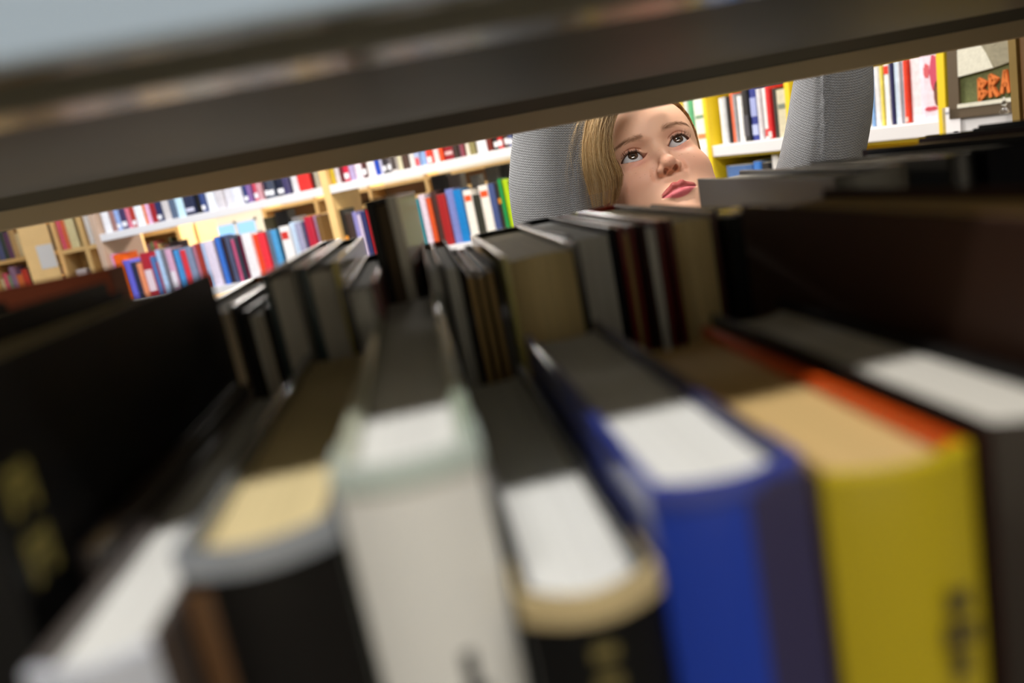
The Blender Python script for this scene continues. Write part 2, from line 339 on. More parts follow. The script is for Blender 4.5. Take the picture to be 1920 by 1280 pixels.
NAMES = {}
def row(c, kshelf, items, where, grp, yline, tops=None, hgt=.2):
    """items: (px0, px1, ytop or None, colour name, rgb, spots)"""
    for i, it in enumerate(items):
        px0, px1, yt, cn, rgb = it[:5]; spots = it[5] if len(it) > 5 else ()
        s0, s1 = c.at(px0, yline(px0))[0], c.at(px1, yline(px1))[0]
        if s1 < s0: s0, s1 = s1, s0
        for u_, m_ in c.ups:
            if s0 < u_ < s1 or abs(s0-u_) < m_ or abs(s1-u_) < m_:
                if (s0+s1)/2 > u_: s0 = max(s0, u_+m_); s1 = max(s1, s0+.012)
                else: s1 = min(s1, u_-m_); s0 = min(s0, s1-.012)
        if yt is None: h = hgt+.02*math.sin(i*2.3)
        else: h = c.at((px0+px1)/2-.0, yt)[1]-kshelf
        dp = .14+.02*math.sin(i*1.7)
        o = simple_book(c, s0+.0006, s1-.0006, kshelf, kshelf+h, rgb, n0=.012+.01*(1+math.sin(i*3.1)), depth=dp, spots=spots)
        prev = items[i-1][3] if i else None; nxt = items[i+1][3] if i+1 < len(items) else None
        art = lambda w: ('an ' if w[0] in 'aeiou' else 'a ')+w
        if prev and nxt: L = '%s book, %s, between %s and %s' % (cn, where, prev, nxt)
        elif nxt: L = '%s book, %s, first at the left end' % (cn, where)
        else: L = '%s book, %s, last at the right end' % (cn, where)
        NAMES.setdefault(L, []).append(o)
        tag(o, L, 'book', grp)

# left white bookcase (light wood uprights, open back)
Pa = ray(188, 454); Pa = Pa/np.linalg.norm(Pa)*5.6; Pb = ray(960, 292); Pb = Pb/np.linalg.norm(Pb)*4.2
LC = Case(Pb, Pb-Pa)
lam = lambda px: 455-.2103*(px-185)          # lip bottom line in the photo, used to read off positions along the shelf
sU = [LC.at(px, lam(px))[0] for px in (188, 616, 1010)]
LC.ups = [(u_, .0245) for u_ in sU]
lc = LC.root('bookcase'); tag(lc, 'long white shelved bookcase with light wood uprights and open back, at left', 'bookcase')
LT = .045; LOW = -.44+.045   # lip height / top of lower shelf relative to z=.08
for k in (0, -.44, -.88, .44):
    o = MB().box(sU[0]-.02, sU[2], -.002, .30, k+.02, k+LT)
    o.box(sU[0]+.02, sU[2], -.012, .0, k, k+LT)
    o.build('shelf_board', steel_w, lc, bevel=.002)
for i, s_ in enumerate(sU):
    o = MB().box(s_-.022, s_+.022, -.016, .33, -1.27, .52).build('upright', wood if i else mat('mauve_board', s2l(186, 160, 140), .5), lc, bevel=.002)
MB().box(sU[0], sU[2], .0, .33, .522, .55).build('top_board', wood, lc)
def c4(L, y=None): return [(180+a/4, 180+b/4, (None if t is None else 320+t/4), n, r) + tuple(x) for a, b, t, n, r, *x in L]
def c5(L): return [(600+a/4.8, 600+b/4.8, (None if t is None else 240+t/4.8), n, r) + tuple(x) for a, b, t, n, r, *x in L]
yU = lambda px: lam(px)-12
WL = ((.08, .22, (230, 230, 235)),)
up1 = c4([(55, 108, None, 'white', (225, 225, 232)), (110, 148, None, 'rosy brown', (150, 110, 105)), (150, 184, None, 'light blue', (140, 165, 215), WL), (186, 232, None, 'plum navy', (60, 50, 90), WL),
 (234, 262, None, 'pink', (205, 110, 130)), (263, 299, None, 'brick red', (165, 50, 40), WL), (301, 360, None, 'bluish white', (225, 235, 248)), (361, 384, None, 'orange', (225, 120, 60)),
 (385, 411, None, 'lilac pink', (215, 170, 205)), (412, 456, None, 'dark red', (150, 25, 35)), (457, 496, None, 'navy', (30, 40, 85), WL), (500, 560, None, 'beige grey', (196, 190, 190)),
 (561, 600, None, 'slate', (80, 95, 120)), (601, 664, None, 'pale cyan', (190, 220, 245)), (668, 748, None, 'wide dark blue', (35, 42, 70), ((.1, .2, (200, 200, 220)),)), (750, 790, None, 'black', (12, 12, 18)),
 (792, 826, None, 'dark blue', (45, 65, 120), WL), (830, 900, None, 'wide white', (222, 226, 240)), (902, 964, None, 'greyish white', (196, 192, 198)), (966, 1022, None, 'soft white', (205, 203, 210)),
 (1030, 1100, None, 'off white', (212, 214, 226)), (1103, 1138, None, 'navy blue', (30, 50, 110), WL), (1140, 1172, None, 'purple', (120, 90, 150)), (1178, 1214, None, 'rose', (200, 70, 90), WL),
 (1215, 1252, None, 'dusty pink', (190, 140, 150)), (1258, 1292, None, 'midnight blue', (30, 36, 60), WL), (1294, 1346, None, 'dark slate', (60, 68, 86), WL), (1350, 1408, None, 'blue black', (22, 28, 50), WL),
 (1411, 1456, None, 'red topped navy', (60, 55, 95), ((.62, .98, (200, 40, 70)),)), (1464, 1521, None, 'pale grey', (205, 203, 205)), (1524, 1614, None, 'wide red', (205, 45, 42)), (1616, 1646, None, 'dark brown', (60, 40, 36)), (1650, 1688, None, 'stone grey', (168, 160, 140))])
up2 = c5([(92, 136, None, 'mustard', (190, 165, 40)), (139, 180, None, 'light grey', (195, 188, 192)), (182, 214, None, 'maroon', (90, 25, 35)), (215, 265, None, 'crimson', (190, 30, 60), WL),
 (268, 316, None, 'lilac', (165, 150, 190)), (319, 381, None, 'pale pink', (222, 205, 215)), (385, 425, None, 'chestnut', (75, 35, 35), WL), (427, 496, None, 'cream white', (222, 216, 214)),
 (500, 540, None, 'cobalt blue', (25, 65, 170)), (541, 566, None, 'pale lilac', (190, 190, 215)), (568, 602, None, 'charcoal', (50, 46, 52), WL), (604, 640, None, 'grey lettered', (85, 80, 84), WL),
 (642, 700, None, 'grey white', (185, 178, 175), ((.05, .4, (70, 62, 60)),)), (702, 744, None, 'cream', (200, 195, 165)), (746, 800, None, 'umber', (72, 52, 44)), (804, 856, None, 'cream with orange top', (205, 200, 195), ((.6, .9, (225, 110, 60)),)),
 (860, 902, None, 'powder blue', (160, 175, 210), ((.02, .25, (200, 70, 70)),)), (903, 962, None, 'sky blue', (130, 160, 205)), (965, 1016, None, 'vermilion', (225, 60, 40), ((.03, .2, (225, 215, 215)),)), (1020, 1076, None, 'white and pink', (225, 200, 200)),
 (1078, 1114, None, 'orange red', (225, 75, 35)), (1115, 1202, None, 'wide burgundy', (130, 24, 34), ((.15, .25, (200, 170, 170)),)), (1206, 1250, None, 'black brown', (50, 40, 38)), (1252, 1276, None, 'mauve brown', (110, 78, 86)), (1277, 1304, None, 'wine', (130, 60, 74)),
 (1310, 1350, None, 'ivory', (215, 208, 192)), (1352, 1404, None, 'olive khaki', (130, 122, 80)), (1410, 1502, None, 'wide white', (222, 222, 228)), (1508, 1556, None, 'deep brown red', (100, 30, 24)), (1558, 1608, None, 'black', (22, 20, 20), WL),
 (1610, 1652, None, 'red', (190, 40, 40), WL), (1655, 1700, None, 'dark umber', (62, 44, 36), WL), (1702, 1745, None, 'steel blue', (70, 84, 125), WL), (1750, 1800, None, 'grey', (120, 118, 120))])
low1 = c4([(106, 118, 628, 'pink lilac', (210, 150, 200)), (119, 168, 628, 'orange', (225, 92, 12)), (176, 226, 676, 'violet blue', (95, 95, 205)), (228, 262, 692, 'dark navy', (30, 36, 66)),
 (270, 306, 700, 'peach', (225, 140, 100)), (308, 378, 618, 'white labelled crimson', (170, 30, 50), ((.12, .62, (225, 205, 215)),)), (380, 410, 650, 'blue', (70, 110, 170)), (411, 430, 690, 'raspberry', (160, 60, 80)),
 (431, 462, 596, 'pale blue', (165, 195, 235)), (464, 500, 590, 'grey', (110, 108, 118)), (501, 545, 590, 'pink and white', (205, 160, 190), ((.1, .5, (225, 220, 230)),)), (547, 560, 590, 'black brown', (40, 25, 30)), (561, 596, 598, 'bright blue', (60, 140, 205)),
 (600, 648, 598, 'red', (215, 50, 62)), (650, 694, 572, 'slate blue', (120, 135, 165)), (700, 728, 556, 'mauve pink', (190, 120, 140)), (729, 760, 548, 'brick red', (150, 45, 35)), (762, 794, 544, 'ice blue', (170, 195, 235)),
 (796, 862, 528, 'wide white', (215, 205, 225)), (870, 884, 500, 'navy', (30, 36, 80)), (885, 914, 500, 'vivid blue', (50, 110, 205)), (916, 956, 500, 'dark plum', (45, 28, 36)), (958, 984, 500, 'slate', (70, 80, 110)),
 (985, 1018, 520, 'rose pink', (210, 90, 130)), (1020, 1044, 500, 'dark slate', (44, 50, 66)), (1045, 1078, 490, 'maroon', (110, 24, 56)), (1080, 1148, 470, 'pink printed white', (232, 226, 238)), (1150, 1196, 480, 'orange red', (235, 70, 30)),
 (1197, 1248, 465, 'scarlet', (225, 45, 60)), (1250, 1292, 450, 'grey blue', (90, 110, 130)), (1298, 1338, 446, 'sky blue', (70, 150, 205)), (1340, 1366, 430, 'dark teal', (30, 60, 72)), (1368, 1434, 416, 'red squared white', (232, 228, 230), ((.72, .88, (200, 50, 45)),)),
 (1436, 1484, 388, 'pale blue white', (185, 205, 228)), (1486, 1530, 392, 'lilac grey', (150, 150, 180)), (1532, 1560, 384, 'navy blue', (40, 46, 92)), (1562, 1618, 342, 'crimson', (175, 30, 55)), (1620, 1646, 340, 'lilac', (165, 140, 175)), (1648, 1682, 338, 'golden brown', (110, 80, 40))])
low2 = c5([(130, 208, 736, 'black with amber mark', (24, 22, 22), ((.35, .5, (225, 150, 50)),)), (212, 272, 770, 'dark brown', (58, 44, 40)), (280, 314, 756, 'lilac', (135, 130, 190)), (316, 344, 784, 'pale lilac', (205, 190, 215)), (346, 400, 750, 'navy', (40, 45, 95)), (402, 446, 736, 'red', (205, 40, 55)),
 (832, 878, 640, 'teal', (10, 120, 135)), (882, 938, 600, 'lilac white patterned', (205, 190, 205)), (944, 988, 630, 'burnt orange', (200, 75, 30)), (990, 1042, 566, 'dark chocolate', (62, 36, 32)), (1044, 1120, 596, 'dark red', (150, 24, 28)), (1124, 1192, 548, 'periwinkle', (110, 120, 180)),
 (1196, 1268, 552, 'azure blue', (10, 115, 185)), (1274, 1352, 560, 'orange squared white', (226, 220, 212), ((.78, .9, (210, 80, 35)),)), (1356, 1416, 600, 'black green', (40, 42, 34)), (1418, 1504, 516, 'tall squared white', (226, 220, 212), ((.78, .9, (210, 80, 35)),)),
 (1508, 1566, 500, 'slate blue', (60, 75, 125)), (1568, 1604, 490, 'dark with amber print', (50, 44, 36), ((.6, .7, (210, 130, 30)),)), (1606, 1634, 456, 'green', (10, 140, 70)), (1636, 1690, 460, 'lime yellow', (170, 200, 20)), (1694, 1760, 470, 'charcoal', (60, 60, 60))])
yL = lambda px: lam(px)+46+(px-200)*.02
row(LC, LT, up1, 'upper row, left bay', 'books on the upper shelf of the white bookcase', yU)
row(LC, LT, up2, 'upper row, right bay', 'books on the upper shelf of the white bookcase', yU)
row(LC, LOW, low1, 'lower row, left bay', 'books on the lower shelf of the white bookcase', yL)
row(LC, LOW, low2, 'lower row, right bay', 'books on the lower shelf of the white bookcase', yL)
# books of the other side, seen over the lower row through the open back
for px0, px1, yt, cn, rgb in ((314, 335, 455, 'dark plum box file', (40, 26, 40)), (492, 512, 410, 'olive grey book', (96, 92, 66)), (513, 538, 398, 'black box file', (26, 26, 32)), (545, 560, 408, 'white and grey book', (200, 200, 205)),
        (806, 836, 331, 'round shouldered black box', (14, 14, 20)), (838, 862, 329, 'grey brown tall book', (96, 88, 88)), (880, 897, 330, 'mid grey book', (110, 108, 104)), (908, 934, 314, 'dark grey book', (84, 80, 74)), (936, 955, 309, 'black tall book', (20, 18, 18))):
    s0, k1 = LC.at(px0, yt, .20); s1, _ = LC.at(px1, yt, .20)
    o = simple_book(LC, s0, s1, LOW, k1, rgb, n0=.20, depth=.09)
    tag(o, '%s on the rear half of the white bookcase, above the lower row' % cn, 'book', 'books on the rear side of the white bookcase')

# right yellow bookcase, tilting slightly
P1 = ray(1343, 273); P1 = P1/np.linalg.norm(P1)*3.0; P3 = ray(1911, 209); P3 = P3/np.linalg.norm(P3)*2.25
RC = Case(P3, P3-P1)
rc = RC.root('bookcase'); tag(rc, 'yellow framed bookcase with white shelves at right behind the child', 'bookcase')
RT = lambda px: 273-(px-1343)*(273-209)/(1911-1343)
sR = [RC.at(px, RT(px))[0] for px in (1155, 1333, 1487, 1772, 1925)]
s0, s1 = sR[0], sR[-1]; RC.ups = [(u_, .0130) for u_ in sR]
for k in (0, -.36, -.72, .38, .76):
    MB().box(s0, s1, -.004, .26, k-.038, k).build('shelf_board', steel_w, rc, bevel=.002)
    MB().box(s0, s1, .006, .25, k-.046, k-.0385).build('yellow_rail', yellow, rc)
for s_ in sR:
    MB().box(s_-.011, s_+.011, -.01, .27, -1.05, .85).build('upright', yellow, rc, bevel=.0015)
MB().box(s0, s1, .262, .275, -1.05, .85).build('back_panel', mat('yellow_back', s2l(206, 176, 30), .5), rc)
def c2(L): return [(1240+a/2.8235, 1240+b/2.8235, None if t is None else 60+t/2.8235, n, r)+tuple(x) for a, b, t, n, r, *x in L]
yR = lambda px: RT(px)-8
gR = 'books on the white shelf of the yellow bookcase'
row(RC, 0, c2([(84, 108, 360, 'yellow', (215, 190, 60)), (112, 134, 350, 'pale grey', (200, 205, 200)), (136, 158, 340, 'green striped white', (90, 170, 120)), (160, 262, 330, 'pale green picture', (225, 232, 215), ((.55, .62, (120, 150, 120)), (.15, .25, (215, 130, 80))))]), 'yellow case left bay', gR, yR)
row(RC, 0, c2([(296, 316, 350, 'white', (228, 228, 232)), (318, 332, 345, 'light grey', (190, 192, 198)), (333, 352, 340, 'black', (26, 26, 30)), (353, 370, 320, 'salmon orange', (225, 105, 70)), (371, 384, 330, 'grey', (150, 150, 155)), (386, 414, 340, 'bright white', (235, 235, 238)),
 (416, 450, 300, 'black lettered', (28, 28, 34), ((.1, .5, (70, 70, 80)),)), (452, 492, 290, 'blue with white lettering', (36, 50, 130), ((.1, .3, (170, 180, 220)), (.45, .8, (150, 160, 210)))), (495, 516, 300, 'silver', (205, 205, 212)), (518, 540, 295, 'white with red base', (232, 230, 232), ((.05, .2, (200, 60, 60)),)),
 (543, 566, 285, 'red', (205, 36, 42), ((.02, .14, (225, 200, 200)),)), (568, 596, 300, 'dark charcoal', (40, 40, 38)), (600, 690, 300, 'beige covered', (196, 190, 165), ((.6, .7, (110, 120, 110)),))]), 'yellow case middle bay', gR, yR)
row(RC, 0, c2([(1082, 1102, 200, 'sky blue', (120, 160, 210)), (1104, 1136, 185, 'silver grey', (215, 215, 220)), (1138, 1154, 182, 'yellow striped', (222, 205, 90)), (1156, 1188, 172, 'red squared white', (236, 234, 236), ((.84, .97, (225, 50, 30)),)), (1190, 1208, 165, 'navy', (30, 30, 80)),
 (1210, 1228, 160, 'pale blue', (195, 212, 235)), (1230, 1246, 156, 'ice grey', (205, 215, 228)), (1247, 1262, 152, 'smoky grey', (170, 178, 190)), (1264, 1284, 150, 'orange red', (230, 60, 30), ((.02, .1, (225, 180, 170)),)), (1288, 1372, 135, 'wide blush white', (222, 212, 218))]), 'yellow case right bay', gR, yR)
# picture book facing out: pink flower over brown stem
a0, a1 = RC.at(1722, yR(1722))[0], sR[3]-.0135
a0, a1 = (a0, a1) if a0 < a1 else (a1+.027, a0)
fb = simple_book(RC, a0, a1, 0, .27, (226, 206, 222), n0=.01, depth=.012)
tag(fb, 'magazine facing out with a pink and brown picture beside the yellow upright', 'magazine', gR)
fw_ = a1-a0
def blob(parent, cx, cz, rx, rz_, m, y=-.0006, name='cover_print', n=18, wob=.15, ph=0):
    v = [(cx+rx*math.cos(i*2*math.pi/n)*(1+wob*math.sin(3*i+ph)), y, cz+rz_*math.sin(i*2*math.pi/n)*(1+wob*math.cos(2*i+ph))) for i in range(n)]
    v += [(p[0], y+.0008, p[2]) for p in v]
    f = [tuple(range(n)), tuple(range(2*n-1, n-1, -1))]+[(i, (i+1) % n, n+(i+1) % n, n+i) for i in range(n)]
    return meshobj(name, v, f, m, parent)
blob(fb, fw_*.72, .118, fw_*.24, .045, C((190, 70, 100)), ph=1); blob(fb, fw_*.35, .125, fw_*.14, .018, C((200, 90, 100)), ph=2)
blob(fb, fw_*.80, .065, fw_*.16, .032, C((110, 66, 54)), wob=.05, ph=3); blob(fb, fw_*.5, .03, fw_*.3, .006, C((190, 70, 90)), ph=.4)
for i in range(2): blob(fb, fw_*(.35+.35*i), .205, fw_*.12, .014, C((214, 170, 190)), ph=i)
# framed picture with orange lettering
a0, a1 = RC.at(1786, yR(1786))[0], RC.at(1906, yR(1906))[0]
fr = empty('picture_frame', (0, 0, 0)); RC.place(fr, a0, -.012, .0012); wd_ = a1-a0
tag(fr, 'brown framed picture with knitted swatches and orange letters at right of bookcase', 'picture')
dk = mat('frame_brown', s2l(84, 70, 52), .5); hh = .30
b = MB(); b.box(0, wd_*.17, 0, .02, 0, hh); b.box(0, wd_*.985, 0, .02, 0, .024); b.build('frame', dk, fr)
MB().box(wd_*.15, wd_*.985, .008, .012, .02, hh).build('olive_panel', mat('olive_knit', s2l(92, 98, 58), .9, noise=.45, nscale=160, bump=.5), fr)
cream = mat('cream_knit', s2l(206, 204, 190), .95, noise=.2, nscale=90, bump=1, bscale=160)
b = MB(); b.v = [(wd_*.17, .0, .098), (wd_*.72, .0, .106), (wd_*.62, 0, .14), (wd_*.40, 0, .20), (wd_*.30, 0, hh), (wd_*.17, .0, hh)]; b.v += [(x, .008, z) for x, y, z in b.v]
b.f = [tuple(range(6)), tuple(range(11, 5, -1))]+[(i, (i+1) % 6, 6+(i+1) % 6, 6+i) for i in range(6)]; b.mi = [0]*8; b.build('cream_swatch', cream, fr)
b = MB(); b.v = [(wd_*.72, .002, .106), (wd_*.985, .002, .113), (wd_*.985, .002, hh), (wd_*.30, .002, hh), (wd_*.40, .002, .20), (wd_*.62, .002, .14)]; b.v += [(x, .008, z) for x, y, z in b.v]
b.f = [tuple(range(6)), tuple(range(11, 5, -1))]+[(i, (i+1) % 6, 6+(i+1) % 6, 6+i) for i in range(6)]; b.mi = [0]*8; b.build('grey_swatch', mat('grey_knit', s2l(138, 132, 112), .95, noise=.3, nscale=80, bump=1, bscale=160), fr)
MB().box(wd_*.15, wd_*.985, -.002, .004, .024, .033).build('cream_edge', cream, fr)
org = mat('orange_felt', s2l(205, 112, 48), .9, noise=.2, nscale=200)
def stroke(bld, pts, wdt):
    for p, q in zip(pts[:-1], pts[1:]):
        dx, dz = q[0]-p[0], q[1]-p[1]; L = math.hypot(dx, dz) or 1; nx, nz = -dz/L*wdt/2, dx/L*wdt/2; ex, ez = dx/L*wdt*.3, dz/L*wdt*.3
        n = len(bld.v); a = (p[0]-ex, p[1]-ez); c_ = (q[0]+ex, q[1]+ez)
        quad = [(a[0]+nx, a[1]+nz), (a[0]-nx, a[1]-nz), (c_[0]-nx, c_[1]-nz), (c_[0]+nx, c_[1]+nz)]
        bld.v += [(x, -.0012, z) for x, z in quad]+[(x, .008, z) for x, z in quad]
        for f in ((0, 1, 2, 3), (7, 6, 5, 4), (0, 4, 5, 1), (1, 5, 6, 2), (2, 6, 7, 3), (3, 7, 4, 0)): bld.f.append(tuple(n+i for i in f)); bld.mi.append(0)
GL = {'B': [[(0, 0), (0, 1), (.7, .8), (.1, .52), (.8, .3), (0, 0)]], 'R': [[(0, 0), (0, 1), (.75, .78), (.1, .5), (.8, 0)]], 'A': [[(0, 0), (.4, 1), (.85, 0)], [(.2, .35), (.65, .35)]], 'K': [[(0, 0), (0, 1)], [(.7, .9), (.1, .45), (.8, 0)]]}
for i, ch in enumerate('BRAK'):
    bl = MB(); x0_ = wd_*(.50+.17*i); w_ = wd_*.125; z0_ = .037+.005*i; h_ = .047
    for st in GL[ch]: stroke(bl, [(x0_+p[0]*w_, z0_+p[1]*h_) for p in st], .0075)
    bl.build('orange_letter', org, fr)
# clear ornament in front of the picture, price card on the shelf edge
def lathe(name, prof, m, parent=None, n=20, loc=(0, 0, 0)):
    v = [(r*math.cos(2*math.pi*i/n), r*math.sin(2*math.pi*i/n), z) for r, z in prof for i in range(n)]
    f = [(a*n+i, a*n+(i+1) % n, (a+1)*n+(i+1) % n, (a+1)*n+i) for a in range(len(prof)-1) for i in range(n)]
    return meshobj(name, v, f, m, parent, smooth=True, loc=loc)
og = lathe('ornament', [(r_*.62, z_*.62+.0) for r_, z_ in [(0, 0), (.014, 0), (.015, .012), (.008, .02), (.005, .026), (.009, .034), (.012, .04), (.004, .048), (.006, .056), (.004, .062), (0, .064)]], mat('clear_glass', (.9, .92, .95), .04, trans=1))
so = RC.at(1898, 200)[0]; RC.place(og, so, -.028, 0); tag(og, 'small shiny glass ornament in front of the framed picture', 'ornament')
sc_ = RC.at(1789, 228)[0]
cd = MB().box(-.024, .024, -.004, -.002, -.045, .03).build('price_card', mat('card', s2l(226, 224, 228), .6)); RC.place(cd, sc_, -.006, 0)
tag(cd, 'small white card clipped to the shelf edge of the yellow bookcase', 'card')
MB().box(-.016, .004, -.0046, -.004, .014, .019).build('grey_print', C((150, 150, 158)), cd)
MB().box(.006, .018, -.0046, -.004, -.036, -.030).build('grey_print', C((90, 90, 98)), cd)
# lower shelf of the yellow bookcase
for px0, px1, yt, cn, rgb, sp in ((1352, 1400, 310, 'wide blue and white book', (70, 110, 170), ((.6, .85, (205, 215, 235)),)), (1402, 1416, 304, 'bright blue book', (60, 130, 220), ()), (1417, 1434, 306, 'black book', (24, 24, 28), ()), (1436, 1449, 292, 'tall white book', (228, 226, 224), ()), (1452, 1479, 290, 'dark plum book', (40, 28, 44), ())):
    a = RC.at(px0, yt)[0]; b_, k_ = RC.at(px1, yt)
    o = simple_book(RC, a, b_, -.36, k_, rgb, n0=.02, spots=sp)
    tag(o, '%s on the lower shelf of the yellow bookcase' % cn, 'book', 'books on the lower shelf of the yellow bookcase')

# ------------------------------------------------------------------ wooden bookcases in the far left corner and behind the open case
def wood_case(name_label, o, s, length, ks, ups, books, depth=.28, back=True, backm=None):
    c = Case(o, s); t = c.root('bookcase'); tag(t, name_label, 'bookcase')
    for k in ks: MB().box(0, length, 0, depth, k-.03, k).build('shelf_board', wood, t)
    for u_ in ups: MB().box(u_-.015, u_+.015, -.005, depth+.01, -EH-c.o[2]+.002, ks[-1]+.02).build('upright', wood, t)
    if back: MB().box(0, length, depth, depth+.01, -EH-c.o[2]+.01, ks[-1]).build('back_panel', backm or wood, t)
    return c
rnd_ = random.Random(4)
FC = wood_case('light wood bookcase in the far left corner', tuple(ray(0, 565)/np.linalg.norm(ray(0, 565))*7.6), (.93, -.1, 0), 1.55, (-.62, -.31, 0, .31, .62), (.01, .78, 1.54), None)
cols = [('red', (205, 60, 45)), ('taupe', (120, 100, 95)), ('dark green', (40, 60, 50)), ('cream', (214, 200, 160)), ('lilac', (150, 120, 160)), ('black', (26, 22, 26)), ('olive', (110, 104, 60)), ('purple', (96, 60, 100)), ('pink', (215, 90, 120)), ('orange', (225, 120, 60)), ('white', (225, 225, 215)), ('slate blue', (80, 90, 140)), ('sand', (190, 160, 110)), ('mint', (120, 160, 130))]
for ri, (k, rn_) in enumerate(((-.31, 'lowest row'), (0, 'middle row'), (.31, 'top row'))):
    x = .04; pc = None; i = 0
    seq = []
    while x < 1.45:
        w_ = rnd_.uniform(.022, .05)
        if .76-w_ < x < .80: x = .80
        cn, rgb = cols[(i*(5, 3, 9)[int(i/14)]+ri*3+i//14) % len(cols)]; seq.append((x, w_, cn, rgb)); x += w_+.002; i += 1
    for j, (x, w_, cn, rgb) in enumerate(seq):
        o = simple_book(FC, x, x+w_, k, k+rnd_.uniform(.17, .25), rgb, n0=.02)
        nb = seq[j-1][2] if j else 'wood'; nn = seq[j+1][2] if j+1 < len(seq) else 'wood'
        L = '%s book in corner case %s, between %s and %s' % (cn, rn_, nb, nn)
        NAMES.setdefault(L, []).append(o); tag(o, L, 'book', 'books in the corner bookcase')
# side panel of a wooden case with a pinned sheet
SP = empty('bookcase', (0, 0, 0)); p_ = ray(90, 480); p_ = p_/np.linalg.norm(p_)*6.7; SP.location = (p_[0], p_[1], 0); SP.rotation_euler = (0, 0, .35)
tag(SP, 'light wood case end standing before the corner bookcase with a sheet pinned on it', 'bookcase')
MB().box(-.14, .05, 0, .03, 0, 1.52).build('side_panel', wood, SP, bevel=.003)
MB().box(-.14, -.11, .031, .25, 0, 1.5).build('back_panel', wood, SP)
for k in (.3, .7, 1.1, 1.5): MB().box(-.109, .05, .031, .25, k-.02, k).build('shelf_board', wood, SP)
st = MB().box(-.060, .045, -.004, -.001, 0, .17).build('paper_sheet', mat('sheet', s2l(205, 205, 205), .7)); st.location = (p_[0], p_[1], EH+p_[2]-.085); st.rotation_euler = (0, 0, .35)
tag(st, 'white paper sheet pinned to the light wood case end', 'paper')
# low wooden display with bright books left of the white bookcase
q_ = ray(112, 470); q_ = q_/np.linalg.norm(q_)*6.75
DC = wood_case('light wood display case between corner bookcase and white bookcase', tuple(q_), (.96, -.02, 0), .50, (-.36, 0, .36), (.0, .19, .49), None, backm=wood)
for a, b_, h_, cn, rgb in ((.02, .045, .24, 'pink', (225, 90, 120)), (.047, .075, .23, 'coral orange', (225, 110, 70)), (.078, .14, .25, 'cream', (225, 215, 165)), (.215, .25, .27, 'white', (236, 234, 228)), (.255, .335, .25, 'grey photo covered', (120, 120, 116)), (.34, .465, .25, 'wide cream', (236, 226, 180))):
    o = simple_book(DC, a, b_, 0, h_, rgb, n0=.02); tag(o, '%s book on the upper shelf of the wooden display case' % cn, 'book', 'books on the wooden display case')
for a, b_, h_, cn, rgb in ((.022, .054, .10, 'cyan', (90, 190, 220)), (.057, .13, .17, 'white and grey', (205, 195, 195)), (.33, .465, .11, 'dark grey', (70, 76, 92))):
    o = simple_book(DC, a, b_, -.36, -.36+h_+.03, rgb, n0=.02); tag(o, '%s book on the lower shelf of the wooden display case' % cn, 'book', 'books on the wooden display case')
# wooden case behind the open white bookcase
q_ = ray(285, 470); q_ = q_/np.linalg.norm(q_)*8.0
BC = wood_case('light wood bookcase standing behind the open white bookcase', (q_[0], q_[1], -.05), (.93, -.36, 0), .52, (-.70, -.35, 0, .13), (.0, .26, .51), None, backm=mat('tan_back', s2l(150, 128, 96), .6))
q_ = ray(505, 440); q_ = q_/np.linalg.norm(q_)*7.2
BD = wood_case('light wood bookcase behind the right bay of the open white bookcase', (q_[0], q_[1], -.02), (.93, -.36, 0), 2.3, (-.70, -.35, 0, .13), (.0, .5, 1.0, 1.5, 2.28), None, backm=MATS['tan_back'])
bad = {k: len(v) for k, v in NAMES.items() if len(v) > 1}
if bad: print('DUP LABELS', bad)

# ------------------------------------------------------------------ the child
HP = (-32.4*D, -11.1*D, -7.5*D); HPOS = (.2894, .9586, -.0427+EH)
def rotm(a, b, c):
    ca, sa, cb, sb, cc, sc = math.cos(a), math.sin(a), math.cos(b), math.sin(b), math.cos(c), math.sin(c)
    return np.array([[cc, -sc, 0], [sc, cc, 0], [0, 0, 1]])@np.array([[1, 0, 0], [0, ca, -sa], [0, sa, ca]])@np.array([[cb, 0, sb], [0, 1, 0], [-sb, 0, cb]])
HR = rotm(*HP)
def h2w(P):                     # head frame (x, forward, z) in mm -> world metres
    P = np.atleast_2d(np.asarray(P, float))/1000*[1, -1, 1]
    return P@HR.T+np.array(HPOS)
def w2h(Q):
    Q = (np.atleast_2d(np.asarray(Q, float))-np.array(HPOS))@HR
    return Q*[1, -1, 1]*1000
def ell(p, c, r):
    q = (p-np.array(c, np.float32)); k0 = np.sqrt(((q/np.array(r, np.float32))**2).sum(-1)); k1 = np.sqrt(((q/np.array(r, np.float32)**2)**2).sum(-1))+1e-6
    return k0*(k0-1)/k1
def cap(p, a, b, ra, rb):
    a = np.array(a, np.float32); b = np.array(b, np.float32); d = b-a; h = np.clip(((p-a)@d)/(d@d), 0, 1)
    return np.linalg.norm(p-a-h[..., None]*d, axis=-1)-(ra+(rb-ra)*h)
def sm(a, b, k): h = np.clip(.5+.5*(b-a)/k, 0, 1); return b+(a-b)*h-k*h*(1-h)
def smax(a, b, k): return -sm(-a, -b, k)
EYEC = ((-27.5, 60.0, 1.0), (27.5, 60.0, 1.0)); ER = 12.2
UP_LID = lambda u: 6.6*(1-np.abs((u-.5)/15.0)**2.1)       # eyelid curves, u from the eye centre toward the temple
LO_LID = lambda u: -5.6*(1-np.abs((u+1.0)/15.0)**2.2)
def almond(p, c, sgn):
    u = (p[..., 0]-c[0])*sgn; w = p[..., 2]-c[2]-.10*u+.4
    return np.maximum(w-UP_LID(u), LO_LID(u)-w)
